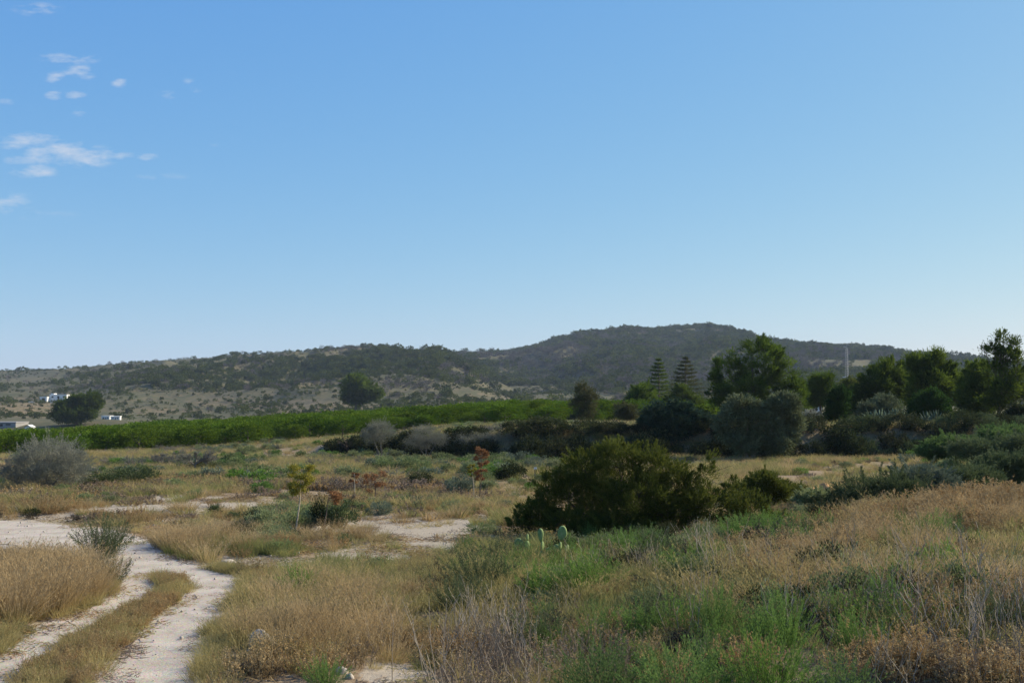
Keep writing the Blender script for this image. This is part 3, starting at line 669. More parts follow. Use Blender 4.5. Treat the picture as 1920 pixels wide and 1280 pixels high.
pcol('hillpine', hp); pcol('hillgrey', hg)
g = RS(77); n = 135000
th = (g.rand(n) - .5) * 2 * radians(27); r = np.sqrt(470 ** 2 + g.rand(n) * (1900 ** 2 - 470 ** 2)); X = r * np.sin(th); Y = r * np.cos(th); Z = ground(X, Y); U, V = project(X, Y, Z)
Zb = ground(X * .985, Y * .985); front = Z > -100
el = (Z - CH) / Y * FPX
# visible from the camera? coarse horizon test
zmax = np.full(n, -1e9)
for f in np.linspace(.35, .97, 16): zmax = np.maximum(zmax, (ground(X * f, Y * f) - CH) / (Y * f) * FPX)
vis = el + 9 > zmax
pn = .5 * fbm(X, Y, 170, 4, 61) + .5 * fbm(X, Y, 60, 3, 62)
wood = zone(U, V, [(560, 695, 180, 30, .85), (700, 685, 160, 32, .9), (820, 705, 170, 38, .85), (1000, 700, 160, 40, .8), (1200, 670, 260, 75, .9), (1450, 680, 200, 60, .9), (1700, 690, 220, 46, 1.25), (330, 712, 200, 20, .5), (90, 724, 140, 10, .2), (1850, 705, 160, 30, 1.), (480, 705, 140, 22, .35)])
bare = zone(U, V, [(1070, 720, 120, 18, .4), (1000, 700, 70, 14, .4), (640, 705, 120, 12, .6), (600, 672, 60, 10, .5), (950, 738, 120, 10, .8)])
dens = np.clip(wood * (.15 + 3.2 * (pn - .34)) - bare * .6, 0.012, 1)
dens = np.where(Y < 650, dens * .35, dens) * np.where(U < 430, 1.15, np.where(U < 780, 1.5, 1.))
keep = vis & (g.rand(n) < dens * np.where(Y > 1300, .8, .7))
X, Y, Z, U, V, pn2 = X[keep], Y[keep], Z[keep], U[keep], V[keep], fbm(X, Y, 120, 3, 64)[keep]
grey = (pn2 + .28 * g.rand(len(X))) > np.where(U < 700, .73, .655)
s = (.5 + .6 * g.rand(len(X)) ** 1.5) * np.where(Y < 900, 1.0, 1.1) * np.where(U < 780, .72, 1.05)
size = s / Y * np.where(grey, 0, 1); o_ = np.argsort(-size); ind = o_[:260]
zs = .8 + .3 * g.rand(len(X))
first = {}
for q_ in ind:
    k = int(q_) % 3
    if k not in first:
        o = bpy.data.objects.new('hillside_pine', hp[k]); COL.objects.link(o); tag(o, 'small dark round pine dotted over the lower hillside behind the orchard', 'tree', 'scattered pines on the lower hillsides'); first[k] = o
    else: o = first[k].copy(); COL.objects.link(o)
    o.location = (X[q_], Y[q_], Z[q_] - .2); o.rotation_euler = (0, 0, g.rand() * 6.28); o.scale = (s[q_], s[q_], s[q_] * zs[q_])
rest = np.ones(len(X), bool); rest[ind] = False
P = np.stack([X, Y, Z - .2], 1)
m1 = rest & ~grey; m2 = rest & grey
scatter('pine_woodland', 'hillpine', P[m1], s[m1], 4, .05, 'dark pine wood covering the far hills up to the ridge', 'woodland', zsc=zs[m1])
scatter('bare_woodland', 'hillgrey', P[m2], s[m2], 5, .05, 'patches of mauve grey leafless trees among the hill pines', 'woodland', zsc=zs[m2])
# low far scrub
th = (g.rand(90000) - .5) * 2 * radians(26); r = 400 + 1000 * g.rand(90000); X = r * np.sin(th); Y = r * np.cos(th)
k = (g.rand(90000) < np.clip((fbm(X, Y, 45, 4, 71) - .36) * 2.2, .04, .8)) & (Y > 425); X, Y = X[k], Y[k]; Z = ground(X, Y); sc_ = .07 + .33 * g.rand(len(X)) ** 2.5; 
scatter('hill_scrub', 'hillpine', np.stack([X, Y, Z - .3], 1), sc_, 6, .05, 'low dark scrub speckling the valley floor and hill foot', 'scrub')


# ------------------------------------------------------------------ trees and big shrubs, each a thing of its own
M['olive_dark'] = leafmat('dark_olive_leaf', (.030, .055, .030), (.065, .10, .06), transl=.15, var=.1)
M['pine_dry'] = leafmat('thin_pine_needle', (.07, .085, .025), (.11, .10, .045), transl=.25, var=.1)
M['wormwood'] = leafmat('grey_green_feather', (.055, .085, .03), (.10, .13, .055), tip=(.13, .15, .075), transl=.25, var=.3)
M['deadpale'] = plainmat('bleached_wood', (.50, .42, .30), .9, (.34, .28, .20), 12)
def px_tree(name, u0, d, Epx, label, cat, leaf, seed, **kw):
    x, y, z = at_d(u0, d); vb = float(project(x, y, z)[1]); s = d / FPX; g = RS(seed)
    E = [((u - u0) * s, (g.rand() - .5) * ru * s * .9, (vb - v) * s, ru * s, ru * s * .95, rv * s) for u, v, ru, rv in Epx]
    return tree(name, (x, y, z), E, label, cat, leaf, seed=seed, **kw)
PK = dict(L=.32, Wd=.030, rc=.58, nleaf=160, up=.6, jag=.6, shell=.68)
px_tree('pine_tree', 1412, 112, [(1425, 668, 37, 30), (1367, 697, 30, 32), (1338, 712, 14, 18), (1390, 730, 46, 38), (1474, 700, 25, 30), (1480, 735, 28, 26), (1348, 740, 22, 26), (1430, 700, 40, 30), (1400, 765, 50, 22)],
        'largest pine, standing tall and dark behind the big olive with its right side sunlit', 'tree', 'pine2', 1, nclump=224, r0=.28, twigs=90, **PK)
px_tree('olive_tree', 1408, 68, [(1392, 765, 32, 22), (1468, 760, 26, 24), (1366, 800, 28, 26), (1430, 797, 38, 30), (1486, 792, 18, 26), (1395, 832, 32, 16), (1456, 828, 32, 22), (1436, 775, 14, 14)],
        'large silvery olive tree in front of the tallest dark pine', 'tree', 'olive', 2, nclump=560, r0=.12, rc=.26, L=.15, Wd=.03, nleaf=90, bark='palebark', multi=3, twigs=80)
px_tree('olive_tree', 1268, 71.5, [(1232, 783, 28, 24), (1214, 800, 16, 26), (1262, 797, 32, 26), (1292, 788, 26, 24), (1275, 765, 22, 15), (1320, 792, 16, 20), (1245, 812, 26, 14)],
        'dark low olive tree with forked trunks on the terrace edge, left of the silvery olive', 'tree', 'olive_dark', 3, nclump=420, r0=.11, rc=.26, L=.15, Wd=.035, nleaf=90, multi=4, twigs=60)
px_tree('green_tree', 1205, 150, [(1207, 738, 22, 18), (1195, 754, 24, 18), (1218, 758, 18, 18)], 'small bright green tree at the orchard end, left of the tiered pines', 'tree', 'pine2', 4, nclump=88, r0=.16, twigs=30, **PK)
px_tree('green_tree', 1280, 150, [(1278, 738, 16, 15), (1270, 755, 22, 14), (1295, 757, 20, 14)], 'low green tree at the foot of the right tiered pine', 'tree', 'pine', 5, nclump=64, r0=.14, twigs=20, **PK)
px_tree('pine_tree', 1097, 119, [(1094, 733, 13, 12), (1106, 746, 14, 13), (1088, 757, 17, 14), (1104, 768, 14, 12), (1090, 784, 20, 10)], 'thin brownish pine standing alone at the near edge of the orchard', 'tree', 'pine_dry', 6, nclump=150, r0=.12, L=.25, Wd=.035, rc=.45, nleaf=50, up=.5, twigs=90)
px_tree('pine_tree', 668, 402, [(668, 720, 23, 15), (655, 737, 14, 15), (682, 738, 20, 16), (702, 734, 13, 13), (664, 747, 18, 10)], 'round topped pine standing alone at the far edge of the orchard below the saddle', 'tree', 'pine', 7, nclump=300, r0=.5, L=.8, Wd=.14, rc=1.2, nleaf=60, twigs=40)
px_tree('pine_tree', 145, 338, [(128, 763, 20, 13), (170, 755, 19, 17), (150, 752, 16, 12), (113, 777, 16, 7), (140, 779, 30, 10), (166, 773, 18, 11)], 'broad leaning dark pine at the left end of the orchard by the white houses', 'tree', 'pine', 8, nclump=340, r0=.45, L=.75, Wd=.12, rc=1.1, nleaf=60, twigs=50)
px_tree('pine_tree', 1538, 122, [(1537, 720, 20, 20), (1545, 740, 18, 18), (1530, 742, 16, 20)], 'rounded young pine below the lattice mast, second right of the largest pine', 'tree', 'pine2', 9, nclump=80, r0=.16, twigs=30, **PK)
px_tree('pine_tree', 1500, 128, [(1498, 738, 14, 14), (1508, 750, 14, 14)], 'small pine squeezed between the largest pine and the rounded young pine', 'tree', 'pine2', 10, nclump=44, r0=.12, twigs=20, **PK)
px_tree('cypress_tree', 1562, 84, [(1572, 748, 17, 20), (1566, 772, 18, 26), (1556, 798, 17, 24), (1550, 818, 14, 12)], 'narrow leaning dark cypress left of the small pale olive', 'tree', 'cypress', 11, nclump=340, r0=.1, rc=.3, L=.16, Wd=.035, nleaf=80, up=1.2, twigs=20)
px_tree('olive_tree', 1652, 87, [(1630, 772, 20, 20), (1660, 764, 25, 22), (1678, 782, 14, 18), (1640, 792, 26, 14), (1655, 780, 28, 18)], 'small pale olive tree with a round crown between the two dark cypresses', 'tree', 'olive', 12, nclump=360, r0=.1, rc=.28, L=.16, Wd=.032, nleaf=80, bark='palebark', multi=3, twigs=50)
px_tree('pine_tree', 1655, 106, [(1666, 695, 27, 17), (1640, 715, 26, 18), (1682, 720, 28, 20), (1618, 738, 18, 16), (1652, 742, 38, 18), (1600, 760, 20, 18)], 'wide dark pine behind the small pale olive', 'tree', 'pine', 13, nclump=184, r0=.22, twigs=70, **PK)
px_tree('pine_tree', 1748, 101, [(1724, 686, 22, 15), (1750, 671, 12, 12), (1765, 695, 26, 16), (1740, 715, 34, 20), (1782, 716, 17, 16), (1745, 742, 38, 20), (1790, 745, 22, 18)], 'uneven pine rising behind the broad dark cypress', 'tree', 'pine', 14, nclump=192, r0=.22, twigs=70, **PK)
px_tree('cypress_tree', 1740, 83, [(1738, 768, 30, 28), (1765, 788, 20, 28), (1722, 790, 22, 28), (1745, 760, 24, 26)], 'broad very dark cypress below the uneven pine', 'tree', 'cypress', 15, nclump=520, r0=.12, rc=.3, L=.16, Wd=.035, nleaf=90, up=1.2, twigs=20)
px_tree('pine_tree', 1874, 88, [(1880, 634, 15, 13), (1862, 652, 12, 11), (1902, 648, 9, 12), (1848, 660, 7, 9), (1884, 666, 22, 14), (1912, 672, 14, 14), (1866, 692, 24, 14), (1900, 702, 22, 14), (1878, 724, 28, 16), (1915, 740, 22, 18), (1868, 750, 26, 16)],
        'tallest open crowned pine near the right side with sky showing through its top', 'tree', 'pine', 16, nclump=190, r0=.17, L=.22, Wd=.03, rc=.36, nleaf=75, up=.6, twigs=190, jag=.5, shell=.35, sprays=.35)
px_tree('pine_tree', 1832, 94, [(1832, 700, 22, 16), (1820, 722, 24, 20), (1845, 735, 24, 20), (1830, 758, 30, 20), (1815, 780, 20, 16)], 'dense dark pine directly left of the tallest open pine', 'tree', 'pine', 17, nclump=144, r0=.18, twigs=60, **PK)
px_tree('round_shrub', 1912, 80, [(1912, 785, 24, 24), (1900, 800, 18, 14)], 'dark round bush to the right of the tallest pine trunk', 'shrub', 'darkleaf', 18, nclump=200, r0=.07, rc=.3, L=.16, Wd=.04, nleaf=80, multi=3, twigs=20)
px_tree('grey_shrub', 1522, 92, [(1520, 786, 20, 13), (1535, 792, 14, 12)], 'grey brown rounded bush between the silvery olive and the leaning cypress', 'shrub', 'greyleaf', 19, nclump=160, r0=.06, rc=.28, L=.15, Wd=.03, nleaf=60, multi=3, twigs=40)
px_tree('pale_shrub', 1592, 86, [(1592, 800, 10, 15), (1590, 812, 12, 10)], 'small pale green bush at the foot of the leaning cypress', 'shrub', 'olive', 20, nclump=90, r0=.05, rc=.22, L=.14, Wd=.03, nleaf=60, multi=3, twigs=20)
px_tree('grey_shrub', 1808, 84, [(1808, 798, 22, 13), (1820, 806, 16, 10)], 'brownish half bare bush between the broad cypress and the tallest pine', 'shrub', 'greyleaf', 21, nclump=120, r0=.05, rc=.25, L=.13, Wd=.02, nleaf=50, multi=4, twigs=60)
px_tree('yellowish_tree', 1591, 140, [(1592, 722, 13, 9), (1588, 732, 14, 10)], 'small yellowish tree top right below the lattice mast', 'tree', 'olivegold', 22, nclump=80, r0=.1, L=.3, Wd=.05, rc=.5, nleaf=50, twigs=10)
px_tree('pine_tree', 1700, 118, [(1700, 722, 20, 16), (1695, 740, 22, 16)], 'half hidden pine filling the gap between the wide pine and the uneven pine', 'tree', 'pine', 23, nclump=64, r0=.16, twigs=20, **PK)
px_tree('pine_tree', 1462, 124, [(1480, 752, 22, 16), (1500, 765, 16, 14), (1462, 765, 20, 14)], 'low pine under the right side of the largest pine', 'tree', 'pine2', 24, nclump=60, r0=.12, twigs=20, **PK)
px_tree('green_shrub', 1330, 100, [(1330, 780, 18, 14), (1315, 772, 14, 12)], 'green bush between the dark low olive and the largest pine', 'shrub', 'pine2', 25, nclump=110, r0=.07, rc=.3, L=.2, Wd=.04, nleaf=60, multi=3, twigs=10)
px_tree('leafy_shrub', 1178, 112, [(1172, 770, 20, 14), (1185, 780, 14, 10)], 'thin olive coloured bush at the near orchard corner right of the brownish pine', 'shrub', 'pine_dry', 26, nclump=120, r0=.06, rc=.35, L=.2, Wd=.035, nleaf=50, multi=3, twigs=60)

# the big bush in the middle
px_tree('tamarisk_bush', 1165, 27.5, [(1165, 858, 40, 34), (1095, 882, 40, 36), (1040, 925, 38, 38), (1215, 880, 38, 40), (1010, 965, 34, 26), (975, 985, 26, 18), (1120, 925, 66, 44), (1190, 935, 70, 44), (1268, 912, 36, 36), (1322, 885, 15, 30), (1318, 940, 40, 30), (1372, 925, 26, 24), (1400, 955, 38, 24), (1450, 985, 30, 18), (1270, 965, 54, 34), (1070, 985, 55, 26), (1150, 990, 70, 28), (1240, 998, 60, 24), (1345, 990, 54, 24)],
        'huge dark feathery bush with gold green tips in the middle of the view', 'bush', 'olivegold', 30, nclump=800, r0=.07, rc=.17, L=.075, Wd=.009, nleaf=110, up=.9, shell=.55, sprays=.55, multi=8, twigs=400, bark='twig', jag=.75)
px_tree('olive_gold_bush', 1432, 35, [(1430, 905, 28, 20), (1405, 925, 30, 18), (1455, 920, 26, 16)], 'gold green feathery bush with a small peak just right of the huge bush', 'bush', 'olivegold', 31, nclump=300, r0=.04, rc=.14, L=.07, Wd=.009, nleaf=100, multi=4, twigs=50, bark='twig', jag=.4)
px_tree('olive_gold_bush', 1488, 36, [(1490, 928, 26, 14), (1470, 938, 26, 12)], 'low gold green bush in front of the ochre earth mounds', 'bush', 'olivegold', 32, nclump=200, r0=.03, rc=.14, L=.07, Wd=.009, nleaf=90, multi=4, twigs=30, bark='twig', jag=.4)
for i, (u, d, E, mt, lb) in enumerate([
    (1640, 33, [(1620, 925, 60, 30), (1670, 918, 55, 30), (1600, 955, 60, 26)], 'wormwood', 'wide grey green feathery bush behind the russet crest'),
    (1720, 35, [(1715, 896, 50, 20), (1745, 915, 45, 24), (1700, 925, 40, 22)], 'sage_blue', 'pale blue green bush at the edge of the tan grass field'),
    (1565, 30, [(1560, 972, 50, 24), (1600, 975, 40, 20)], 'darkleaf', 'dark grey bush tucked behind the russet crest, below the wide feathery bush'),
    (1800, 37, [(1790, 905, 46, 26), (1830, 900, 40, 24)], 'wormwood', 'brownish green bush second from the right side behind the russet crest'),
    (1880, 40, [(1870, 880, 40, 26), (1910, 885, 30, 30)], 'wormwood', 'dark bush at the right side above the russet crest'),
    (1850, 55, [(1840, 845, 50, 16), (1880, 850, 40, 16), (1905, 838, 30, 20)], 'wormwood', 'dense green bush at the right side below the dark round bush'),
    (1780, 60, [(1790, 838, 40, 12), (1760, 846, 34, 12)], 'feather', 'fresh green low bush below the brownish half bare bush'),
    (1870, 66, [(1860, 822, 34, 12), (1900, 818, 30, 16)], 'feather', 'green bush near the foot of the tallest pine'),
    (1530, 34, [(1520, 940, 34, 16), (1545, 946, 26, 14)], 'sage', 'green low bush under the ochre earth mounds'),
    ]):
    px_tree('wild_bush', u, d, E, lb, 'bush', mt, 40 + i, nclump=330, r0=.03, rc=.0045 * d, L=.0022 * d, Wd=.0003 * d, nleaf=90, multi=4, twigs=50, bark='twig', jag=.4)

# tiered araucaria pines
def araucaria(u, d, vtop, halfw, label, seed):
    x, y, z = at_d(u, d); vb = float(project(x, y, z)[1]); s = d / FPX; H = (vb - vtop) * s; R = halfw * s; g = RS(seed)
    o = make_thing('araucaria_tree', (x, y, z), label, 'tree'); tb = MB(); tb.tube([(0, 0, -.2), (0, 0, H * .5), (.05, 0, H)], [.28, .18, .04], 7); tb.build('trunk', M['bark'], o)
    mb = MB(); nt_ = 13
    for k in range(nt_):
        f = k / (nt_ - 1); zz = H * (.18 + .80 * f); rr = R * (1 - f) ** .75 * 1.0 + .25
        for j in range(7):
            a = j * 2 * pi / 7 + g.rand() * .4 + k; L_ = rr * (.65 + .45 * g.rand()); zz = H * (.18 + .80 * f) + g.normal() * .05; n = 75
            t = .12 + .88 * g.rand(n) ** .8; P = np.stack([np.cos(a) * L_ * t, np.sin(a) * L_ * t, zz + L_ * (.18 * t ** 2 - .08 * t)], 1) + g.normal(size=(n, 3)) * [.11, .11, .055] * (1 + .3 * L_)
            D = np.stack([np.full(n, cos(a)), np.full(n, sin(a)), np.full(n, .5)], 1) + rdir(g, n) * .7
            leaves(mb, P, D, .34, .05, g)
            mb.tube([(0, 0, zz), (cos(a) * L_ * .5, sin(a) * L_ * .5, zz - .01 * L_), (cos(a) * L_, sin(a) * L_, zz + .1 * L_)], [.05, .035, .015], 3)
    mb.build('crown', M['pine_dry' if seed == 2 else 'pine'], o)
araucaria(1235, 205, 673, 30, 'left of two tiered conifers with horizontal whorls of branches', 1)
araucaria(1285, 195, 670, 40, 'right and wider of two tiered conifers with horizontal whorls of branches', 2)

# grey leafless shrubs and pruned trees
def lone(name, part, me, u, v, label, cat, w=None, h=None, me_w=1., me_h=1., d=None, rz=0., tilt=(0, 0)):
    x, y, z = at_d(u, d) if d else at(u, v); s = y / FPX; o = make_thing(name, (x, y, z), label, cat)
    c = bpy.data.objects.new(part, me); COL.objects.link(c); c.parent = o
    o.scale = (w * s / me_w, w * s / me_w, h * s / me_h); o.rotation_euler = (tilt[0], tilt[1], rz); return o
tw1 = p_twiggy(500, 1., 1., 'greytwig', 34, 4, 5, .010, 5200, 'greyleaf', .035); tw2 = p_twiggy(501, 1., 1., 'greytwig', 24, 4, 5, .012, 3000, 'greyleaf', .04); tw3 = p_twiggy(502, 1., 1.0, 'greytwig', 14, 4, 5, .014, 1600, 'greyleaf', .05, trunk=.3)
tw4 = p_twiggy(503, 1., 1., 'twig', 7, 3, 4, .03, trunk=.25)
GK = dict(L=.07, Wd=.007, nleaf=80, r0=.045, up=.9, jag=.4, multi=6, bark='greytwig')
px_tree('grey_shrub', 88, 44, [(88, 862, 60, 36), (50, 880, 44, 32), (135, 872, 34, 34), (90, 890, 75, 22), (20, 895, 28, 18)], 'big pale grey withered shrub at the left side in front of the orchard', 'shrub', 'greyleaf', 70, nclump=520, rc=.22, twigs=260, **GK)
lone('pruned_tree', 'branches', tw3, 365, 884, 'small grey leafless tree with dark trunk and flat top, right of its smaller neighbour', 'tree', 42, 50, 1.1, 1.05)
lone('pruned_tree', 'branches', tw3, 305, 876, 'smallest grey leafless tree, left of the flat topped one', 'tree', 30, 34, 1.1, 1.05, rz=2)
px_tree('grey_shrub', 716, 72, [(716, 808, 26, 18), (700, 818, 22, 12)], 'round grey bush on the terrace edge nearest the orchard', 'shrub', 'greyleaf', 71, nclump=160, rc=.25, twigs=100, **GK)
px_tree('grey_shrub', 800, 71, [(800, 815, 24, 18), (782, 828, 26, 12), (822, 824, 20, 12)], 'wide grey bush on the terrace edge right of the round grey one', 'shrub', 'greyleaf', 72, nclump=180, rc=.25, twigs=100, **GK)
px_tree('grey_shrub', 905, 71, [(890, 826, 32, 10), (935, 822, 40, 10), (970, 826, 26, 8)], 'long low grey bush spilling over the dark bank above the rust seed stalk', 'shrub', 'greyleaf', 73, nclump=180, rc=.25, twigs=100, **GK)
px_tree('grey_shrub', 1050, 74, [(1050, 824, 34, 8), (1085, 822, 24, 8)], 'low grey bush on the terrace left of the dark low olive', 'shrub', 'greyleaf', 74, nclump=120, rc=.22, twigs=60, **GK)
lone('dead_tree', 'branches', tw4, 655, 858, 'bare dark forked dead tree at the left end of the shaded bank', 'tree', 30, 50, 1., 1.)
lone('dead_tree', 'branches', tw4, 985, 820, 'tiny dark dead tree on the terrace in front of the orchard', 'tree', 16, 28, 1., 1., d=76, rz=2)

# shrubs along the shaded bank and over the scrub field (copies with their own parts in one mesh)
sh = {'dark': [p_cushion(520 + k, .8, .9, 'darkleaf', 80, 40, .10, .024, .2) for k in range(3)], 'sage': [p_cushion(530 + k, .8, .8, 'sage', 80, 44, .09, .02, .18) for k in range(3)],
      'blue': [p_cushion(540, .8, .8, 'sage_blue', 80, 44, .09, .018, .18)], 'green': [p_cushion(545 + k, .8, .8, 'wormwood', 80, 44, .09, .02, .18, up=1.) for k in range(2)]}
def bush(me, x, y, w, h, label, group=None, name='scrub_bush', rz=None):
    o = bpy.data.objects.new(name, me); COL.objects.link(o); o.location = (x, y, gz(x, y) - .05); o.scale = (w / .9, w / .9, h / .9); o.rotation_euler = (0, 0, RS(int(abs(x * 100) + y * 10)).rand() * 6.28 if rz is None else rz)
    return tag(o, label, 'bush', group)
g = RS(9)
xk = -11.5
while xk < 46:
    for rep in range(2):
        yb = float(bank_y(xk)); kd = 'dark' if g.rand() < (.95 if xk < 16 else .6) else ('sage' if xk < 14 else 'green'); f = .75 + .6 * g.rand()
        bush(sh[kd][g.randint(len(sh[kd]))], xk + g.rand() - .5, yb + (-.6 if rep == 0 else .7) + g.rand() * .8, f * 1.0, f * (1.0 if xk < 12 else 1.2) * (.75 if rep else 1.15), 'dark thick bush growing along the shaded bank of the terrace', 'bushes along the shaded bank')
    xk += .95 + .4 * g.rand()
# agaves
def agave_mesh(seed, n=22, L=1.):
    g = RS(seed); mb = MB()
    for i in range(n):
        a = i * 2.4 + g.rand() * .3; el = .35 + 1.05 * (i / n) + .1 * g.rand(); D = np.array([cos(a) * cos(el), sin(a) * cos(el), sin(el)]); sd_ = np.array([-sin(a), cos(a), 0]); nn = np.cross(sd_, D)
        t = np.array([0, .25, .55, .8, 1.]); w = np.array([.07, .085, .07, .04, .004]) * L; ln = L * (.8 + .3 * g.rand())
        c = D[None] * (t * ln)[:, None] + np.array([0, 0, -.18 * ln]) * (t ** 2)[:, None] * (1 - i / n)
        G = np.stack([c - sd_ * w[:, None] + nn * w[:, None] * .35, c - nn * w[:, None] * .1, c + sd_ * w[:, None] + nn * w[:, None] * .35, c - nn * w[:, None] * .45], 1); mb.grid(G, g.rand(), 0, 0, True)
    return mb.mesh('agave_plant', M['agave'])
ag = [agave_mesh(k) for k in range(2)]
for i, (u, d, sc, lb) in enumerate([(1634, 78, 1.0, 'leftmost blue green agave in the row below the small pale olive'), (1648, 80, 1.1, 'second agave of the row below the small pale olive'), (1662, 77, .9, 'third agave of the row, in its middle'), (1676, 79, 1.1, 'fourth agave of the row, with pale upright leaves'),
                                    (1690, 78, 1., 'rightmost agave in the row below the small pale olive'), (1735, 80, .9, 'agave in front of the broad very dark cypress'), (1752, 79, 1., 'agave just right of the broad cypress foot')]):
    x, y, z = at_d(u, d); o = bpy.data.objects.new('agave_plant', ag[i % 2]); COL.objects.link(o); o.location = (x, y, z + .35); o.scale = (sc,) * 3; o.rotation_euler = (0, 0, i * 1.3); tag(o, lb, 'agave', 'agaves below the trees')

# flower stalks of agaves
def stalk(u, v, vtop, panicle_px, mat, label, lean=(0, 0), top_leaf=.5, density=1., seed=0, polemat='deadpale', dead_base=True):
    x, y, z = at(u, v); s = y / FPX; H = (v - vtop) * s; g = RS(seed); o = make_thing('agave_stalk', (x, y, z), label, 'flower stalk')
    top = np.array([lean[0] * s, 0, H]); tb = MB(); P = np.array([(0, 0, -.05), top * .5 + [H * .02, 0, 0], top * .8, top]); tb.tube(P, [.022, .018, .012, .006], 6); tb.build('stem', M[polemat], o)
    mb = MB(); bb = MB(); R = panicle_px * s
    for k in range(int(22 * density)):
        f = 1 - top_leaf * g.rand(); b = top * f; a = g.rand() * 2 * pi; L_ = R * (.45 + .6 * sin(pi * min(1, (1 - f) / top_leaf * .75 + .2))) ; e = b + np.array([cos(a) * L_, sin(a) * L_, L_ * .25])
        bb.tube([b, b + (e - b) * .6 + [0, 0, -.01], e], [.006, .005, .004], 3); n = 120
        C = e + g.normal(size=(n, 3)) * [R * .2, R * .2, R * .12]; leaves(mb, C, rdir(g, n) + [0, 0, 1.], .035 + R * .06, .012, g)
    bb.build('panicle_branches', M[polemat], o); mb.build('flower_clusters', M[mat], o)
    if dead_base:
        db = MB()
        for i in range(14):
            a = g.rand() * 2 * pi; L_ = .22 + .2 * g.rand(); db.tube([(0, 0, .02), (cos(a) * L_ * .5, sin(a) * L_ * .5, .1 + .1 * g.rand()), (cos(a) * L_, sin(a) * L_, .02 + .08 * g.rand())], [.022, .018, .004], 4, r=g.rand())
        db.build('dead_leaves', M['deadpale'], o)
stalk(553, 1003, 880, 19, 'yellow', 'tall pale stalk crowned with a bright yellow flower panicle', lean=(12, 0), top_leaf=.42, density=1.5, seed=1)
stalk(898, 942, 843, 10, 'rust', 'straight dark stalk with a dense rust brown seed head in front of the shaded bank', lean=(6, 0), top_leaf=.62, density=1.5, seed=2, polemat='bark')
stalk(889, 940, 874, 6, 'yellow', 'short thin stalk with a small yellow tuft left of the rust brown one', lean=(-5, 0), top_leaf=.3, density=.7, seed=3)
stalk(703, 942, 886, 18, 'rust', 'dry brown seed head of an agave behind the dark rounded cushions', lean=(0, 0), top_leaf=.7, density=.5, seed=4, polemat='bark')
stalk(604, 1000, 930, 20, 'rust', 'leaning dry seed head right of the yellow flower stalk', lean=(12, 0), top_leaf=.35, density=.45, seed=5, polemat='bark')
stalk(664, 935, 888, 8, 'rust', 'thin faded brown stalk far behind the yellow flower stalk', lean=(0, 0), top_leaf=.4, density=.5, seed=6, polemat='deadpale', dead_base=False)
stalk(1060, 938, 905, 4, 'rust', 'small dry stalk hidden at the left flank of the huge bush', top_leaf=.4, density=.4, seed=7, dead_base=False)
# marker stake
x, y, z = at(1003, 905); s = y / FPX; o = make_thing('marker_stake', (x, y, z), 'thin wooden stake with a white top left of the huge bush', 'stake')
mb = MB(); mb.box((0, 0, .27), (.04, .03, .6)); mb.build('post', M['bark'], o); mb = MB(); mb.box((.02, 0, .615), (.13, .035, .09)); mb.build('cap', M['white'], o)

# prickly pears
def pad(o, c, rx, rz_, az, tilt=0., th=.018):
    mb = MB(); a = np.linspace(0, 2 * pi, 20, endpoint=False); rr = np.array([.001, .5, .85, 1., .85, .5, .001]); yy_ = np.array([-1, -.95, -.7, 0, .7, .95, 1.]) * th
    prof = (1 - .22 * np.clip(-np.sin(a), 0, 1)) * (1 + .07 * np.sin(3 * a + c[0] * 90))
    G = np.stack([rr[:, None] * np.cos(a) * rx * prof, yy_[:, None] + 0 * a, rr[:, None] * np.sin(a) * rz_], -1); mb.grid(G, close=True)
    p = mb.build('pad', M['cactus'], o, smooth=True); p.location = c; p.rotation_euler = (0, tilt, az)
def cactus(u, v, pads, label):
    x, y, z = at(u, v); s = y / FPX; EXCL.append((x, y, .3)); o = make_thing('prickly_pear', (x, y, z), label, 'cactus'); 
    for i, (pu, pv, ru, rv, az, tl) in enumerate(pads): pad(o, ((pu - u) * s, ((i * 37) % 7 - 3) * .012, (v - pv) * s), ru * s * .85, rv * s * .95, az, tl)
cactus(1052, 1046, [(1052, 1040, 8, 10, .2, 0), (1054, 1000, 11, 15, .2, .15), (1051, 1024, 5, 9, 1.0, 0), (1044, 1030, 9, 10, -.3, -.3), (1030, 1033, 8, 8, -.5, -.6), (1063, 1031, 8, 11, .9, .3), (1072, 1034, 6, 10, .2, .5)], 'prickly pear with the tallest pale heart shaped pad, in front of the huge bush')
cactus(1014, 1046, [(1015, 1040, 7, 9, .3, 0), (1017, 1024, 7, 10, 1.0, .1), (1014, 1004, 7, 14, .4, -.05)], 'slim prickly pear with one upright narrow pad left of the tallest one')
cactus(978, 1046, [(978, 1038, 8, 10, .1, 0), (973, 1020, 11, 12, -.2, -.1), (987, 1023, 8, 10, .5, .3), (989, 1008, 4, 7, 1.1, .1)], 'leftmost dark prickly pear half sunk in green herbs')

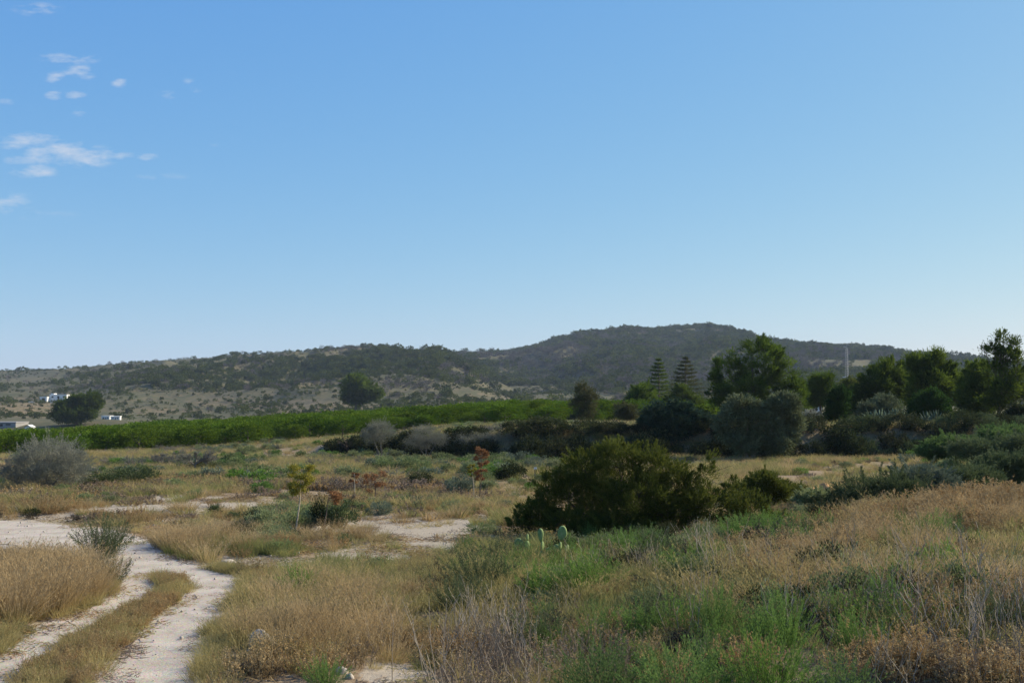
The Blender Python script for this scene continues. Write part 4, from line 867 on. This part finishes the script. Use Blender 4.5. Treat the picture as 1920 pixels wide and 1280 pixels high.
# rocks
def rock(u, v, w, h, label, mat='rock', seed=0, name='rock', d=None):
    x, y, z = at_d(u, d) if d else at(u, v); s = y / FPX; EXCL.append((x, y - .15, w * s * .8)); g = RS(seed); mb = MB(); a = np.linspace(0, 2 * pi, 22, endpoint=False); b = np.linspace(-.35, pi / 2, 10)
    A, B_ = np.meshgrid(a, b); n = 1 + .35 * (fbm(np.cos(A) * 1.4 * np.cos(B_) + 5 + seed, np.sin(A) * 1.4 * np.cos(B_) + B_ + 5, .8, 3, seed) - .5) * 2 * .8
    n[:, :] = np.round(n * 9) / 9 * .5 + n * .5; n[-1] = n[-1].mean()
    mb.grid(np.stack([np.cos(A) * np.cos(B_) * n * w * s / 2, np.sin(A) * np.cos(B_) * n * w * s / 2, np.sin(B_) * n * h * s], -1), close=True)
    o = mb.build(name, M[mat], smooth=False); o.location = (x, y, z); tag(o, label, name.replace('_', ' ')); return o
rock(487, 1212, 46, 32, 'large pale limestone boulder half buried in the dry grass beside the track', seed=1)
rock(524, 1104, 26, 13, 'flat pale stone at the top of the grass slope right of the track', seed=2)
rock(428, 1056, 30, 8, 'flat pale stone lying on the bare ground beyond the bend of the track', seed=3)
rock(640, 1262, 26, 12, 'small white stone at the foot of the grass near the bottom', seed=4)
rock(655, 1272, 18, 9, 'smallest white stone beside the bottom green herb', seed=5)
rock(1512, 922, 44, 14, 'low wide mound of orange earth in the tan grass field', 'clod', 6, 'earth_mound', d=42)
rock(1545, 922, 26, 20, 'taller narrow mound of orange earth right of the wide one', 'clod', 7, 'earth_mound', d=42)

# individually visible shrubs near the track and over the flat
fe = [p_feather(560 + k, 110, 1., .8, 'feather', 80, .042, .006) for k in range(3)]; fw = [p_feather(570 + k, 90, 1., .8, 'wormwood', 75, .042, .006) for k in range(3)]
def fshrub(me, u, v, w, h, label, name='feathery_shrub', cat='shrub', tilt=(0, 0), d=None, group=None):
    x, y, z = at_d(u, d) if d else at(u, v); s = y / FPX; EXCL.append((x, y, w * s * .55)); o = bpy.data.objects.new(name, me); COL.objects.link(o); o.location = (x, y, z - .02); o.scale = (w * s / 1.1, w * s / 1.1, h * s / 1.02); o.rotation_euler = (tilt[0], tilt[1], (u * 7.1) % 6.28)
    return tag(o, label, cat, group)
for i, (me, u, v, w, h, lb) in enumerate([
    (fw[0], 185, 1050, 78, 84, 'dark feathery bush with upright stems at the bend of the track'),
    (fw[1], 205, 1046, 60, 82, 'upright dark stems rising right behind the bush at the bend'),
    (fw[2], 208, 1098, 60, 62, 'dark leaning feathery shrub between the golden clump and the left rut'),
    (fe[0], 612, 1292, 70, 62, 'small bright green herb at the bottom beside the white stones'),
    (fe[1], 1130, 1330, 150, 130, 'bright green feathery shrub at the bottom middle'),
    (fe[2], 1285, 1340, 170, 130, 'wide bright green feathery shrub second from the bottom middle'),
    (fe[0], 1440, 1340, 140, 170, 'tall bright green feathery shrub at the bottom, left of the russet weeds'),
    (fe[1], 1570, 1330, 120, 110, 'bright green feathery shrub at the bottom under the dark gap'),
    (fe[2], 1470, 1220, 90, 100, 'green feathery shrub on the slope above the tall bottom one'),
    (fe[0], 1345, 1200, 90, 110, 'green feathery shrub left of the bleached fallen stalk'),
    (fw[0], 1235, 1190, 90, 90, 'dull green shrub amid straw grass in the middle of the slope'),
    (fe[1], 1100, 1120, 100, 90, 'green feathery shrub below the prickly pears'),
    (fe[2], 1020, 1130, 80, 80, 'green feathery shrub lower left of the prickly pears'),
    (fe[0], 1700, 1110, 90, 70, 'green shrub on the right slope, lower of the pair'),
    (fe[1], 1770, 1080, 80, 70, 'green shrub on the right slope, upper of the pair'),
    (fe[2], 1655, 1150, 70, 80, 'green shrub above the dark gap of the right slope'),
    (fe[0], 1390, 1020, 70, 60, 'fresh green shrub below the right end of the huge bush'),
    (fe[1], 1455, 1010, 60, 55, 'fresh green shrub between the huge bush and the russet crest'),
    (fw[1], 1510, 1020, 70, 60, 'dark shrub on the crest edge left of the russet grass'),
    (fw[2], 1240, 1070, 100, 80, 'dark twiggy shrub in the hollow under the huge bush'),
    (fe[2], 1180, 1040, 80, 50, 'fresh green shrub along the foot of the huge bush'),
    (fw[0], 900, 1110, 100, 90, 'dark green shrub between the tan grass and the prickly pears'),
    (fw[1], 940, 1060, 90, 60, 'dark green shrub left of the prickly pears'),
    (fw[2], 860, 1150, 90, 80, 'dull green shrub above the bleached dead stems'),
    (fe[1], 1320, 1060, 70, 50, 'green tuft at the right foot of the huge bush'),
    (fw[0], 1880, 1180, 120, 90, 'dull green shrub at the right side of the slope'),
    (fw[1], 1010, 1230, 100, 100, 'grey green shrub among the bleached dead stems'),
    (fe[2], 1610, 1230, 80, 90, 'green shrub left of the russet weeds in the lower right'),
    (fe[0], 560, 1120, 60, 60, 'green grass like shrub beside the flat pale stone'),
    ]): fshrub(me, u, v, w, h, lb, group='feathery shrubs of the foreground')
for i, (k, u, v, w, h, lb) in enumerate([
    ('sage', 198, 938, 30, 22, 'single round green cushion on the pale flat ground left'),
    ('green', 405, 963, 38, 22, 'green cushion in the middle of the pale flat ground, left of a pair'),
    ('green', 438, 972, 32, 18, 'green cushion right of its neighbour on the pale flat ground'),
    ('green', 65, 948, 34, 20, 'small green cushion near the left side of the pale ground'),
    ('sage', 130, 925, 60, 24, 'green cushion in front of the big grey shrub'),
    ('blue', 712, 965, 54, 32, 'dark blue green cushion beyond the chalky ground'),
    ('blue', 780, 950, 40, 24, 'blue green cushion behind the dark one beyond the chalky ground'),
    ('blue', 865, 926, 60, 42, 'round blue grey bush left of the rust seed stalk'),
    ('dark', 790, 912, 60, 28, 'dark low bush behind the round blue grey bush'),
    ('green', 640, 985, 90, 50, 'green rounded bush right of the leaning dry seed head'),
    ('dark', 600, 985, 50, 46, 'dark bush under the leaning dry seed head'),
    ('sage', 500, 1000, 90, 50, 'grey green bush left of the yellow flower stalk'),
    ('dark', 960, 900, 60, 34, 'dark bush under the white topped stake'),
    ('sage', 905, 1000, 70, 30, 'low brown green mound at the left foot of the huge bush'),
    ('green', 250, 905, 110, 34, 'long green low bush behind the pale flat ground'),
    ('green', 180, 912, 90, 30, 'green bush right of the big grey shrub'),
    ('dark', 555, 1100, 50, 34, 'dark green cushion above the flat pale stone'),
    ]):
    x, y, z = at(u, v); s = y / FPX; m_ = sh[k][i % len(sh[k])]; EXCL.append((x, y, w * s * .5)); bush(m_, x, y, w * s / 2 * 1.0, h * s, lb, 'cushion bushes over the flat ground', 'cushion_bush')

# ------------------------------------------------------------------ buildings and mast
def house(name, u, d, w, dp, h, label, cat='house', roof='white', pitched=False, z0=None, win=2, rz=0., annex=None, wall='white'):
    x, y, z = at_d(u, d); z = z if z0 is None else z0; o = make_thing(name, (x, y, z), label, cat, rz=rz)
    mb = MB(); mb.box((0, 0, h / 2 - 1), (w, dp, h + 2))
    if annex: mb.box(annex[0], annex[1])
    mb.build('wall', M[wall], o)
    rb = MB()
    if pitched:
        e = .25; zr = h + w * .32
        for sx in (-1, 1):
            a = np.array([(sx * (w / 2 + e), -dp / 2 - e, h - .06), (sx * (w / 2 + e), dp / 2 + e, h - .06), (0, dp / 2 + e, zr), (0, -dp / 2 - e, zr)]); rb.quads([a]); rb.quads([a + [0, 0, .14]])
        gb = MB()
        for sy in (-1, 1): gb.quads([[(-w / 2, sy * dp / 2, h), (w / 2, sy * dp / 2, h), (0, sy * dp / 2, zr - .1), (-w / 2, sy * dp / 2, h)]])
        gb.build('gable', M[wall], o)
    else: rb.box((0, 0, h + .12), (w + .3, dp + .3, .24))
    rb.build('roof', M[roof], o)
    for k in range(win):
        wb = MB(); wb.box(((k + .5) / win * w - w / 2, -dp / 2 - .02, h * .55), (w * .16 / max(1, win / 2), .08, h * .35)); wb.build('window', M['dark'], o)
    db = MB(); db.box((w * .02, -dp / 2 - .02, h * .36), (w * .1 if win > 1 else w * .4, .08, h * .7)); db.build('door', M['dark'], o)
    return o
FZ = lambda u, d, up: gz(*at_d(u, d)[:2]) + up
house('farmhouse', 114, 640, 9.5, 6, 2.6, 'long low white farmhouse on the slope above the leaning pine', win=3, annex=((-3.6, 0, 2.3), (1.6, 4, 2.2)), z0=FZ(114, 640, 1.6))
house('farm_shed', 85, 635, 4, 4, 2.0, 'small white outbuilding left of the long farmhouse', 'shed', win=1, z0=FZ(85, 635, 1.6))
house('garden_shed', 58, 322, 1.8, 2.5, 1.9, 'small white gabled hut with a dark doorway at the orchard edge', 'shed', pitched=True, win=0)
house('farm_warehouse', 16, 345, 9, 9, 1.1, 'long low grey roofed shed at the left side behind the orchard', 'shed', roof='roofgrey', win=2, wall='roofgrey')
house('farmhouse', 203, 430, 3.0, 4, 1.3, 'left and lower of two small white buildings right of the leaning pine', win=2)
house('farmhouse', 219, 420, 3.2, 4, 1.2, 'right one of two small white buildings right of the leaning pine', win=2, rz=.2)
house('farmhouse', 62, 600, 2.6, 3, .9, 'tiny white building alone on the ochre slope at the left', win=1)
house('farmhouse', 1519, 150, 2.2, 3, 1.7, 'white hut glimpsed between the largest pine and the rounded young pine', 'hut', win=1, z0=gz(*at_d(1519, 150)[:2]) + .9)
x, y, z = at_d(1588, 520); s = 520 / FPX; zt = CH + (HV - 652) * s
o = make_thing('lattice_mast', (x, y, z), 'slim white lattice mast rising above the trees in front of the wooded ridge', 'mast')
Hm = zt - z; hw0, hw1 = 1.15, .62
def mp_(k, f): a = k * 2 * pi / 3 + .4; w_ = hw0 + (hw1 - hw0) * f; return np.array([cos(a) * w_, sin(a) * w_, Hm * f])
for k in range(3): tb = MB(); tb.tube([mp_(k, 0), mp_(k, 1)], [.07, .06], 5); tb.build('leg', M['steel'], o)
bb = MB(); nb = 24
for i in range(nb):
    for k in range(3): bb.tube([mp_(k, i / nb), mp_((k + 1) % 3, (i + 1) / nb)], [.03, .03], 3); bb.tube([mp_(k, i / nb), mp_((k + 1) % 3, i / nb)], [.05, .05], 3)
bb.build('bracing', M['steel'], o)
tb = MB(); tb.tube([(0, 0, Hm - .5), (0, 0, Hm + 2.4)], [.06, .04], 5); tb.box((-.9, 0, Hm + .5), (1.0, .5, .3)); tb.box((.7, 0, Hm + 1.4), (.5, .3, .2)); tb.build('antenna', M['steel'], o)
for hgt in (.48, .40, .32): tb = MB(); tb.box((-1.3, -.2, Hm * hgt), (1.5, .35, .5)); tb.build('bracket', M['steel'], o)
# ------------------------------------------------------------------ ground cover near the viewer
pcol('gold', [p_grass(300 + k, 240, .74, .26, .45, .0028, 'grass_gold', 4, 3) for k in range(3)])
pcol('tan', [p_grass(310 + k, 110, .55, .22, .5, .0045, 'grass_tan', 3, 3) for k in range(3)])
pcol('green', [p_grass(320 + k, 110, .44, .20, .4, .0038, 'grass_green', 0, 3) for k in range(2)])
pcol('red', [p_forb(330 + k, 34, .42, .22, 'forb_red') for k in range(3)])
pcol('nod', [p_grass(315 + k, 70, .62, .25, .5, .0035, 'grass_tan', 6, 4, droop=1.) for k in range(2)])
pcol('bleach', [p_stalks(345 + k) for k in range(3)])
pcol('darktwig', [p_twiggy(347 + k, .42, .5, 'twig', 12, 3, 6, .006, 500, 'darkleaf', .03) for k in range(2)])
pcol('grey', [p_forb(340 + k, 22, .62, .2, 'forb_grey', w=.0045, kids=5, seedn=3) for k in range(3)])
pcol('litter', [p_litter(350 + k, 130, .5, ['grass_tan', 'forb_red', 'forb_grey'][k]) for k in range(3)])
pcol('feather', [p_feather(360 + k, 46, .75, .42, 'feather', 46, .036, .0055) for k in range(3)])
pcol('lowsage', [p_cushion(370 + k, .38, .36, ['sage', 'sage', 'darkleaf'][k], 60, 36, .055, .012) for k in range(3)])
pcol('midsage', [p_cushion(380 + k, .62, .62, ['sage', 'sage', 'sage', 'feather', 'sage_blue'][k], 55, 30, .10, .026, .18) for k in range(5)])
pcol('midgold', [p_grass(390 + k, 110, .55, .45, .7, .009, ['grass_tan', 'grass_gold', 'grass_green'][k], 2, 2) for k in range(3)])
pcol('midred', [p_forb(395 + k, 40, .38, .45, ['forb_red', 'forb_grey'][k], w=.009, kids=6, seedn=5, sl=.05) for k in range(2)])
pcol('midtwig', [p_twiggy(398 + k, .6, .6, 'greytwig', 14, 3, 5, .008) for k in range(2)])

def excluded(x, y):
    k = np.ones(len(x))
    for ex_, ey_, er in EXCL:
        if er > 0: k *= S((np.hypot(x - ex_, y - ey_) / er - .55) / .35)
    return k
def candidates(n, y0, y1, seed, half=.475):
    g = RS(seed); y = np.sqrt(y0 * y0 + g.rand(n) * (y1 * y1 - y0 * y0)); x = (g.rand(n) * 2 - 1) * half * y + 0
    z = ground(x, y); u, v = project(x, y, z); return x, y, z, u, v, track_mask(x, y), g
def area(y0, y1, half=.475): return half * (y1 * y1 - y0 * y0)
def cover(name, key, y0, y1, per_m2, L, seed, sc=(.7, 1.2), base=0., patch=None, trk=-.2, label=None, cat='grass', palecut=.7, tilt=.12, amp=2.2, half=.475):
    n = int(per_m2 * area(y0, y1, half)); x, y, z, u, v, t, g = candidates(n, y0, y1, seed, half)
    d = np.maximum(zone(u, v, L), base)
    if patch: d = d * np.clip((fbm(x, y, patch, 3, seed) - .5) * amp * 2 + .6, 0, 1)
    d = d * (1 - palecut * zone(u, v, PALE) * (fbm(x, y, 1.1, 3, 4) > .38)) * (t < trk)
    d = d * excluded(x, y)
    k = g.rand(n) < d
    P = np.stack([x, y, z - .01], 1)[k]; s = sc[0] + (sc[1] - sc[0]) * g.rand(len(P)); s = s * (.65 + .35 * np.clip(d[k] * 1.5, 0, 1))
    scatter(name, key, P, s, seed, tilt, label, cat)
NB = (10.2, 36)
cover('golden_grass', 'gold', 10.2, 36, 17, [(55, 1128, 165, 56, 1), (400, 1032, 190, 24, .55), (15, 1180, 60, 60, .6), (620, 1020, 100, 18, .3), (640, 1180, 200, 70, .35), (1700, 1080, 260, 60, .22), (1780, 1000, 160, 40, .12)], 401, (.6, 1.15), patch=2.5, amp=1.6, label='tall golden dry grass in deep soft clumps beside the track')
cover('golden_mound_grass', 'gold', 10.2, 30, 12, [(60, 1122, 150, 46, 1)], 411, (.8, 1.15), label='rounded golden grass clump on the left of the track')
cover('tan_grass', 'tan', 10.2, 36, 17, [(620, 1170, 200, 95, .8), (860, 1090, 170, 60, .7), (1000, 1190, 250, 120, .5), (1450, 1090, 250, 60, .6), (1650, 1130, 320, 130, .5), (1850, 1100, 220, 110, .6)], 402, (.4, .95), base=.05, patch=1.7, amp=3.5, label='thin straw coloured grass over the foreground slope')
cover('green_grass', 'green', 10.2, 36, 16, [(640, 1110, 170, 60, .7), (1000, 1080, 220, 60, .7), (1250, 1150, 300, 100, .6), (420, 1028, 180, 22, .8), (110, 1170, 80, 26, .8), (1650, 1150, 300, 120, .45)], 403, (.6, 1.1), base=.03, patch=1.6, label='fresh green grass blades among the dry stems')
cover('russet_weeds', 'red', 10.2, 36, 17, [(1800, 975, 240, 36, 1.), (1560, 1040, 160, 40, .6), (1850, 1220, 260, 90, .9), (1650, 1200, 120, 60, .6), (1150, 1250, 300, 60, .4), (650, 1240, 260, 50, .6), (1450, 1060, 150, 30, 1), (700, 1190, 200, 40, .5), (40, 945, 120, 26, .8)], 404, (.5, 1.35), base=.08, patch=1.8, label='russet brown dried weeds over the slope', cat='weeds')
cover('grey_stems', 'grey', 10.2, 24, 4, [(960, 1260, 240, 60, 1.), (1700, 1230, 330, 80, .8), (1250, 1200, 260, 60, .4)], 405, (.5, 1.), base=.02, patch=1.5, label='bleached grey dead stems standing in the foreground', cat='weeds')
cover('ground_litter', 'litter', 10.2, 40, 9, [], 406, (.6, 1.3), base=.8, patch=1.5, trk=-.05, label='flattened straw and dead stalks lying on the earth', cat='litter', palecut=.8, tilt=.02)
cover('fine_green_herbs', 'feather', 10.2, 30, 10, [(1450, 1180, 300, 80, .6), (1100, 1060, 280, 50, .6), (1350, 1200, 380, 100, .5), (1720, 1110, 230, 110, .7), (900, 1100, 80, 40, .3), (1450, 1050, 160, 60, .6)], 407, (.35, .8), patch=1.5, label='small bright green feathery herbs filling the foreground', cat='herbs')
cover('low_scrub', 'lowsage', 11, 40, 4, [(1650, 1120, 280, 110, .7), (1250, 1150, 260, 80, .6), (1250, 1060, 330, 60, .5), (560, 975, 120, 20, .6), (700, 960, 160, 18, .5), (1500, 1000, 200, 50, .5), (450, 1010, 120, 14, .5)], 408, (.5, 1.1), base=.03, patch=3, label='low grey green scrub cushions between the grasses', cat='scrub')
cover('nodding_grass', 'nod', 10.2, 32, 6, [(1300, 1110, 260, 60, .9), (1130, 1120, 150, 40, .6), (1750, 1010, 200, 50, .8), (900, 1150, 200, 60, .4)], 431, (.6, 1.1), patch=1.5, label='pale nodding grass heads over the middle of the slope')
cover('bleached_stalks', 'bleach', 10.2, 22, 3., [(960, 1250, 180, 90, 1.), (1800, 1200, 260, 130, .9), (1400, 1160, 350, 100, .5), (640, 1180, 150, 60, .15)], 432, (.7, 1.2), label='tall bleached dead stalks standing and fallen in the foreground', cat='stalks')
cover('dark_dead_twigs', 'darktwig', 10.2, 34, 3.2, [(1240, 1080, 90, 50, .9), (1450, 1040, 90, 40, .9), (1210, 1250, 120, 60, .6), (1430, 1260, 120, 60, .7), (1600, 1150, 160, 60, .8), (880, 1060, 120, 50, .7), (1750, 1200, 200, 60, .4), (1100, 1180, 200, 60, .4), (1700, 1100, 200, 80, .7)], 433, (.5, 1.1), base=.05, patch=1.5, label='blackish dead twiggy scrub in the gaps between the grasses', cat='scrub')
# strip between the ruts
poly = [(-40, 1290), (150, 1290), (255, 1230), (330, 1160), (372, 1122), (395, 1108), (350, 1084), (290, 1076), (262, 1062), (245, 1070), (290, 1086), (302, 1108), (262, 1130), (180, 1185), (90, 1230)]
def inpoly(u, v, P):
    c = np.zeros(np.shape(u), bool)
    for (a, b), (c_, d_) in zip(P, P[1:] + P[:1]):
        k = ((b > v) != (d_ > v)) & (u < (c_ - a) * (v - b) / (d_ - b + 1e-9) + a); c ^= k
    return c
x, y, z, u, v, t, g = candidates(26000, 11, 22, 409)
k = inpoly(u, v, poly) & (t < .08) & (g.rand(len(x)) < np.clip((fbm(x, y, .9, 3, 6) - .40) * 6, 0, 1)) 
P = np.stack([x, y, z], 1)[k]; scatter('track_weeds', 'red', P, .22 + .28 * g.rand(len(P)), 10, .2, 'low russet weeds on the strip between the two wheel ruts', 'weeds')
k = (np.abs(t + .12) < .22) & (g.rand(len(x)) < .12 + .3 * (fbm(x, y, .6, 2, 16) > .55)); P = np.stack([x, y, z], 1)[k]
scatter('track_edge_grass', 'tan', P, .2 + .3 * g.rand(len(P)), 12, .2, 'short dry grass along the edges of the ruts', 'grass')
# middle distance
cover('field_dry_grass', 'midgold', 30, 75, 8, [(1550, 888, 360, 24, 1.), (1050, 905, 250, 40, .7), (400, 905, 500, 20, .5), (750, 925, 300, 20, .6), (100, 930, 200, 20, .5)], 420, (.5, 1.0), base=.55, patch=4, amp=1.3, label='pale dry grass across the flat scrub field', palecut=.9)
cover('field_russet_weeds', 'midred', 30, 75, 3.5, [(500, 918, 360, 22, .9), (150, 925, 200, 20, .8), (300, 850, 120, 14, .9), (650, 935, 300, 16, .7), (350, 960, 300, 26, .4)], 421, (.4, 1.), base=.08, patch=5, label='brown low weeds across the flat scrub field', cat='weeds')
cover('field_scrub', 'midsage', 34, 125, .85, [(520, 882, 420, 30, 1.), (300, 890, 250, 20, .9), (850, 885, 250, 26, .9), (1050, 812, 300, 14, 1.), (900, 910, 160, 20, .5), (1500, 848, 500, 16, .9), (1850, 880, 160, 50, .9), (350, 838, 300, 12, .4)], 422, (.35, 1.), base=.10, patch=5, label='grey green scrub bushes spread over the field', cat='scrub')
cover('field_grey_twigs', 'midtwig', 40, 125, .35, [(450, 890, 400, 30, .6), (650, 905, 200, 14, 1.), (1000, 815, 250, 14, .9), (200, 850, 200, 20, .5)], 423, (.6, 1.5), base=.06, patch=7, label='pale leafless scrub twigs between the bushes', cat='scrub')
cover('terrace_dry_grass', 'midgold', 68, 135, 3, [(1050, 810, 320, 16, .9), (1500, 815, 600, 30, .5)], 424, (.7, 1.3), base=.3, patch=6, label='faded grass on the terrace below the orchard')

# loose stones on the wheel ruts
def p_pebble(seed):
    g = RS(seed); mb = MB()
    for i in range(5):
        c = g.normal(size=3) * [.25, .25, 0]; r_ = .008 + .020 * g.rand(); a = np.linspace(0, 2 * pi, 6, endpoint=False); b = np.array([-.5, .2, .9, 1.5]); A, B_ = np.meshgrid(a, b); n = 1 + .4 * (g.rand(4, 6) - .5)
        mb.grid(np.stack([np.cos(A) * np.cos(B_) * r_ * n + c[0], np.sin(A) * np.cos(B_) * r_ * n + c[1], np.sin(B_) * r_ * .7], -1), close=True)
    return mb.mesh('pebbles', M['rock'])
pcol('pebble', [p_pebble(k) for k in range(3)])
x, y, z, u, v, t, g = candidates(30000, 10.5, 33, 450)
k = ((t > -.15) & (g.rand(len(x)) < .14)) | ((zone(u, v, PALE) > .3) & (g.rand(len(x)) < .12)); P = np.stack([x, y, z + .01], 1)[k]
scatter('loose_stones', 'pebble', P, .35 + .8 * g.rand(len(P)) ** 2, 13, .05, 'small pale stones strewn over the gravel track and bare soil', 'stones')
k = (t > -.1) & (t < .35) & (g.rand(len(x)) < .10 * (fbm(x, y, .8, 3, 44) > .5)); P = np.stack([x, y, z + .012], 1)[k]
scatter('rut_litter', 'litter', P, .3 + .5 * g.rand(len(P)), 14, .02, 'dry straw scraps blown onto the gravel ruts', 'litter')
# ------------------------------------------------------------------ haze
def build_haze():
    m, t = newmat('air'); pv = N(t, 'ShaderNodeVolumePrincipled'); pv.inputs['Color'].default_value = (.66, .80, 1, 1); pv.inputs['Density'].default_value = HAZE; pv.inputs['Anisotropy'].default_value = 0
    o = N(t, 'ShaderNodeOutputMaterial'); t.links.new(pv.outputs[0], o.inputs[1])
    mb = MB(); mb.box((0, 1200, 45), (4200, 2500, 176)); h = mb.build('haze', m); tag(h, 'thin blue air haze between the viewer and the hills', 'haze', kind='stuff')
HAZE = .00010
build_haze()
